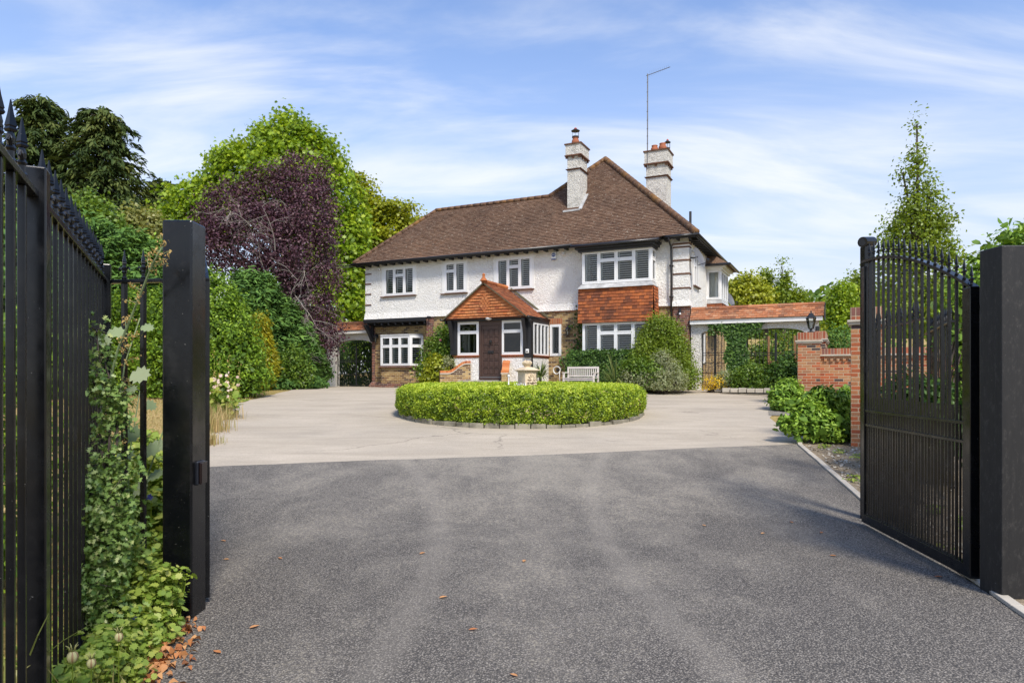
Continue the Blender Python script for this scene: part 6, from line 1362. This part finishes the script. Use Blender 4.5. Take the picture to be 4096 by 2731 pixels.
# ================================================================== FOREGROUND PLANTS ON THE LEFT
random.seed(41)
hl = [lb(385,1320,30,3.95), lb(410,1420,34,3.95), lb(380,1540,60,3.9), lb(450,1600,55,3.9), lb(430,1740,45,3.9), lb(470,1680,40,3.9), lb(430,1900,95,3.85), lb(390,2030,115,3.8), lb(430,2180,120,3.8), lb(370,2330,105,3.7), lb(310,2400,60,3.65), lb(430,2450,90,3.75), lb(480,2050,60,3.85)]
hb_ = V3((-2.22, 3.85, 0)); ho = empty('holly_bush', hb_, 0, 'spiny glossy holly growing in front of the left railings', 'bush')
lbs = [(c-hb_, r) for c, r in hl]; mb = MB(); prev = V3((0,0,-.05)); low = sorted(lbs, key=lambda q: q[0].z)
for k, (c, r) in enumerate(low): 
    mb.tube([prev, prev.lerp(c,.5)+V3((random.uniform(-.03,.03),0,.02)), c], [.014-.0008*k]*3, 5); prev = prev if k % 3 else V3(c)
    for q in range(5): mb.tube([c, V3(c)+V3((random.gauss(0,.6),random.gauss(0,.5),random.gauss(.2,.6)))*r[0]*1.1], [.005,.002], 4)
mb.build('stem', M['bark'], ho, smooth=True)
P, Nn, rn, _ = crown_pts(lbs, 820, 6, .030, shell=(.3,1.2), up=.5); leafmesh('foliage', P, Nn, .036*RNG.uniform(.7,1.25,len(P)), L['holly'], ho, 'holly', .78, rn*.8+.2, cup=.35)
def herb(name, label, base, lobes, lm, n, per, size, sp, shape='lobed', asp=1.0, cat='plant', up=1.0):
    base = V3(base); e = empty(name, base, 0, label, cat); lbs = [(V3(c)-base, r) for c, r in lobes]; mb = MB()
    P, Nn, rn, C = crown_pts(lbs, n, per, sp, shell=(.2,1.05), up=up); k_ = P[:,2] > .01; P, Nn, rn = P[k_], Nn[k_], rn[k_]
    for c in C[::3]:
        c = V3(c); mb.tube([(c.x*.3, c.y*.3, 0), (c.x*.7, c.y*.7, c.z*.5), c], [.004,.003,.0015], 4)
    mb.build('stem', L['young'], e); leafmesh('leaves', P, Nn, size*RNG.uniform(.55,1.3,len(P)), lm, e, shape, asp, rn, cup=.1); return e
Y = 3.95
herb('geranium_plant', 'sprawling light green geranium at the foot of the gate post', (-2.15,3.95,0), [lb(560,2400,110,Y), lb(640,2330,80,Y), lb(500,2500,110,3.8), lb(600,2500,100,3.85), lb(520,2250,80,4.0), lb(660,2440,60,3.95), lb(450,2600,90,3.5), lb(560,2610,70,3.6)], L['weed'], 620, 5, .040, .035)
herb('cranesbill_plant', 'lower leafy weeds along the base of the left railings', (-2.0,3.4,0), [lb(420,2650,110,3.3), lb(340,2680,90,3.1), lb(520,2690,60,3.3), lb(260,2720,70,2.9)], L['weed'], 330, 5, .034, .03)
herb('seeding_geranium', 'thin seeding geranium stems reaching across the left post', (-2.0,4.02,0), [lb(700,2330,40,4.0,1.2), lb(735,2290,25,4.0), lb(690,2400,30,4.0)], L['young'], 60, 4, .022, .02, 'oval', .7)
herb('leafy_weed', 'yellow green weeds filling the gap behind the short railing', (-2.75,5.3,0), [lb(560,2060,90,5.2,1.2), lb(500,2000,80,5.4,1.2), lb(620,2080,70,5.2,1.1), lb(560,1900,80,5.6,1.2), lb(640,1950,60,5.6,1.2), lb(600,2220,90,5.0), lb(510,2180,80,5.1)], L['weed'], 360, 5, .075, .06)
herb('verge_plant', 'taller yellowish weeds further back behind the short railing', (-3.9,7.2,0), [lb(520,1830,70,7.0,1.2), lb(600,1800,60,7.2,1.2), lb(650,1850,50,7.0,1.2), lb(470,1850,60,7.0)], L['weed'], 200, 5, .08, .08)
# plume poppy: tall grey stalks with big lobed leaves and buff plumes
pp = empty('plume_poppy', (-2.58,4.35,0), 0, 'tall grey green plume poppy with buff flower plumes leaning over the railing', 'plant'); mb = MB(); o = V3((-2.58,4.35,0)); PL = []; LV = []; LN = []; LS = []
for (pts, r_) in (([(330,2300,4.35),(370,1800,4.3),(470,1400,4.2),(560,1180,4.1),(612,1050,4.0),(650,985,3.95)],.010), ([(420,2300,4.5),(450,1800,4.5),(500,1450,4.5),(560,1270,4.5)],.007), ([(560,2250,4.9),(590,1900,4.9),(660,1700,4.9)],.008), ([(500,2250,5.0),(520,1800,5.0),(560,1560,5.0)],.007)):
    q = [at(*p)-o for p in pts]; q.insert(0, V3((q[0].x*.5, q[0].y, 0))); mb.tube(q, [r_*(1-.6*i/len(q)) for i in range(len(q))], 6)
    for i in range(2, len(q)):
        for k in range(7):
            if r_ > .0075 and r_ < .009 or q[i].z < 1.35: continue
            c = q[i-1].lerp(q[i], random.random()); d = V3((random.uniform(-1,1), random.uniform(-.4,.2), random.uniform(.1,.6))).normalized()*random.uniform(.04,.11); mb.tube([c, c+d], [.003,.0015], 4)
            for z in range(13): t = random.uniform(.35,1.1); PL.append(tuple(c+d*t+V3((random.gauss(0,.011),random.gauss(0,.011),random.gauss(0,.009)))))
for (px, py, Y, s_) in ((560,1500,4.3,.12),(470,1330,4.25,.10),(590,1310,4.2,.07),(410,1360,4.3,.10),(520,1560,4.5,.09),(430,1700,4.6,.17),(520,1740,4.8,.16),(600,1800,4.8,.13),(620,1900,4.9,.12),(480,1880,4.8,.15),(560,1950,4.9,.13),(600,1620,5.0,.09),(500,1820,5.0,.12),(640,1780,5.0,.10)):
    c = at(px,py,Y)-o; LV.append(tuple(c)); LN.append((random.gauss(0,.3),-.7,random.uniform(.4,1))); LS.append(s_*1.15); mb.tube([c, c+V3((-.06,.03,-.05))], [.002,.003], 4)
mb.build('stem', L['poppy'], pp, smooth=True); leafmesh('leaves', LV, LN, LS, L['poppy'], pp, 'lobed', 1.0, cup=.12, tdir=[(1,0,0)]*len(LV)); leafmesh('flower_plumes', PL, RNG.normal(size=(len(PL),3)), RNG.uniform(.010,.020,len(PL)), L['plume'], pp, 'oval', .6)
# love-in-a-mist seed pods
random.seed(3)
for k, (px, py, Y, s_, lab) in enumerate(((290,2625,2.75,.022,'largest papery striped seed pod near the bottom left'),(365,2650,2.85,.019,'papery seed pod right of the largest pod'),(475,2545,3.1,.019,'highest papery seed pod among the weeds'),(60,2700,2.45,.022,'papery seed pod at the bottom left corner'))):
    c = at(px, py, Y); e = empty('seed_pod', (c.x, c.y, 0), 0, lab, 'seed pod'); mb = MB(); mb.tube([(random.uniform(-.02,.02),0,0),(0,0,c.z*.5),(0,0,c.z-s_)], .0022, 5); mb.build('stem', L['young'], e)
    mb = MB(); prof = [(s_*.35,-s_*1.1),(s_*.8,-s_*.6),(s_*1.0,0),(s_*.85,s_*.6),(s_*.4,s_*1.05)]; n = 15; rings = []
    for rr, z in prof: rings.append([mb.vert((rr*(1-.14*(j%3==0))*math.cos(2*math.pi*j/n), rr*(1-.14*(j%3==0))*math.sin(2*math.pi*j/n), c.z+z)) for j in range(n)])
    for i in range(4):
        for j in range(n): mb.f.append([rings[i][j],rings[i][(j+1)%n],rings[i+1][(j+1)%n],rings[i+1][j]]); mb.r.append(1.0 if j % 3 else .2)
    for i in range(5): a = i*1.257; mb.tube([(s_*.3*math.cos(a),s_*.3*math.sin(a),c.z+s_),(s_*.6*math.cos(a),s_*.6*math.sin(a),c.z+s_*1.9),(s_*1.1*math.cos(a),s_*1.1*math.sin(a),c.z+s_*2.3)], [.003,.0022,.001], 4)
    mb.build('pod', m_leaf('pod%d' % k if False else 'striped_pod', [(.30,.10,.09),(.42,.42,.16),(.52,.50,.24)], .6, .2), e, smooth=True)
    mb = MB()
    for i in range(26): a = random.uniform(0,6.28); l_ = s_*random.uniform(1,2); mb.tube([(0,0,c.z-s_*1.1),(l_*.7*math.cos(a),l_*.7*math.sin(a),c.z-s_*1.0),(l_*math.cos(a),l_*math.sin(a),c.z-s_*.4)], [.0012,.0009,.0005], 3)
    mb.build('bracts', L['weed'], e)
for k, (px, py, Y, lab) in enumerate(((535,2470,3.75,'blue violet flower among the geranium leaves'),(600,1985,5.0,'tiny purple flower behind the short railing'))):
    c = at(px,py,Y); e = empty('geranium_flower', (c.x,c.y,0), 0, lab, 'flower'); MB().tube([(0,0,0),(.01,0,c.z)], .002, 4).build('stem', L['young'], e)
    a = np.arange(5)*1.257; leafmesh('petals', np.stack([.012*np.cos(a), np.zeros(5)-.003, c.z+.012*np.sin(a)], 1), np.tile([0,-1,.3],(5,1))+RNG.normal(size=(5,3))*.15, [.03]*5, L['blueflower'], e, 'oval', .8, tdir=np.stack([np.cos(a), np.zeros(5), np.sin(a)], 1))
bl = empty('grass_tuft', (-1.72,2.55,0), 0, 'long yellowing grass blades at the bottom left corner', 'grass'); mb = MB()
for pts in (([(110,2731,2.5),(150,2640,2.5),(250,2560,2.5),(345,2505,2.5)]), ([(80,2731,2.45),(110,2640,2.45),(150,2540,2.4),(195,2450,2.4)]), ([(60,2731,2.4),(75,2690,2.4),(130,2650,2.45),(190,2670,2.5),(235,2731,2.5)]), ([(20,2731,2.3),(20,2650,2.3),(0,2600,2.3)])):
    q = [at(*p)-V3((-1.72,2.55,0)) for p in pts]; q.insert(0, V3((q[0].x,q[0].y,0))); r_ = random.random()
    for i in range(len(q)-1):
        w0, w1 = .007*(1-i/len(q)), .007*(1-(i+1)/len(q)); mb.face([q[i]-V3((w0,0,0)), q[i]+V3((w0,0,0)), q[i+1]+V3((w1,0,w1*.4)), q[i+1]-V3((w1,0,w1*.4))], r_)
mb.build('long_blades', L['blade'], bl); blades('short_blades', L['blade'], 160, -.18, .35, .05, .28, .2, parent=bl, w=.006)
bush('privet_bush', 'green bush directly behind the left railings', 'bush', (-3.7,4.4,0), [((-3.6,4.3,1.5),.5),((-3.9,4.6,1.0),.6),((-3.4,3.8,.9),.5),((-3.3,3.9,.4),.45),((-3.9,4.8,.4),.6),((-2.95,3.0,1.0),.4),((-2.9,3.0,.4),.4),((-3.2,3.3,1.5),.4),((-4.3,5.6,1.4),.7),((-4.5,5.8,.6),.7)], L['laurel'], 700, 12, .055, .09, shape='oval', asp=.6)
# leaf litter and loose leaves
n = 420; t = RNG.random(n); P = np.stack([-2.08+.28*t+RNG.normal(size=n)*.10, 4.15-1.0*t+RNG.normal(size=n)*.10, .012+.02*RNG.random(n)], 1)
leafmesh('leaf_litter', P, RNG.normal(size=(n,3))*.45+[0,0,1], RNG.uniform(.03,.06,n), L['dead'], None, 'lance', .3, cup=.5, kind='stuff', label='drift of orange dead leaves beside the left post')
n = 900; P = np.stack([np.minimum(-2.42+RNG.normal(size=n)*.20, -2.12), RNG.uniform(2.6,4.4,n), .006+.01*RNG.random(n)], 1); leafmesh('ground_leaves', P, RNG.normal(size=(n,3))*.4+[0,0,1], RNG.uniform(.03,.07,n), L['weed'], None, 'lobed', .9, kind='stuff', label='low green leaves covering the ground under the railings')
LF = [(893,2165,'orange leaf on the tarmac right of the left post'),(905,2240,'fallen leaf halfway down beside the left post shadow'),(905,2242,''),(1120,2235,'small brown curled leaf on the near left tarmac'),(1690,2215,'brown leaf left of the centre of the tarmac'),(2097,2246,'orange leaf in the middle of the tarmac'),(1773,2392,'pale orange leaf in the lower middle of the tarmac'),(1018,2511,'pale yellow leaf near the bottom left of the tarmac'),(868,2612,'orange leaf nearest the bottom left of the tarmac'),(2055,2706,'reddish leaf at the bottom edge of the tarmac'),(1893,2522,'tiny brown leaf near the bottom middle'),(3287,2132,'dark orange leaf left of the open gate foot'),(3052,2135,'flat pinkish leaf left of the dark orange leaf'),(3332,2225,'brown leaf in front of the open gate'),(2815,2103,'small yellow brown leaf farther up the right tarmac'),(3755,2310,'leaf lying close to the gate hinge'),(3165,2067,'tiny yellow leaf near the gate tip')]
random.seed(6)
for px, py, lab in LF:
    if not lab: continue
    Yl = F*1.5/(py-HY); mb = MB(); s_ = random.uniform(.024,.036); a = random.uniform(0,3.14); K = [(-1,0,.15),(-.45,.42,.5),(.2,.46,.55),(1,0,.25),(.2,-.4,.5),(-.45,-.38,.45)]
    if Yl > 7: Yl = 7
    q = [V3((x*math.cos(a)-y*math.sin(a), x*math.sin(a)+y*math.cos(a), 0))*s_+V3((0,0,.006+.012*h)) for x, y, h in K]; m_ = V3((0,0,.006))
    r_ = random.random()
    for i in range(6): mb.face([m_, q[i], q[(i+1)%6]], r_)
    o = mb.build('fallen_leaf', L['dead'], label=lab, cat='leaf', group='fallen leaves on the tarmac'); o.location = ((px-CX)/F*Yl, Yl, .004)
# soil stones and tufts in the right bed
n = 900; ys = RNG.uniform(4.5,12.5,n); xs = np.array([KX(y)+.12+abs(RNG.normal(0,.9)) for y in ys]); P = np.stack([xs, ys, [g(y)+.012 for y in ys]], 1)
leafmesh('soil_stones', P, RNG.normal(size=(n,3))*.3+[0,0,1], RNG.uniform(.02,.07,n), M['palestone'], None, 'oval', .8, cup=.3, kind='stuff', label='small stones and clods on the bare soil')
n = 500; ys = RNG.uniform(4.8,12,n); cl_ = RNG.integers(0,30,n); cy_ = np.array([5+7*((i*37)%30)/30 for i in cl_]); cx2 = np.array([KX(c)+.2+.9*((i*17)%11)/11 for i, c in zip(cl_, cy_)]); P = np.stack([cx2+RNG.normal(size=n)*.05, cy_+RNG.normal(size=n)*.05, [g(y)+.03 for y in cy_]], 1)
leafmesh('soil_weeds', P, RNG.normal(size=(n,3))*.5+[0,-.3,1], RNG.uniform(.03,.06,n), L['weed'], None, 'lance', .4, kind='stuff', label='sparse green seedlings on the bare soil')
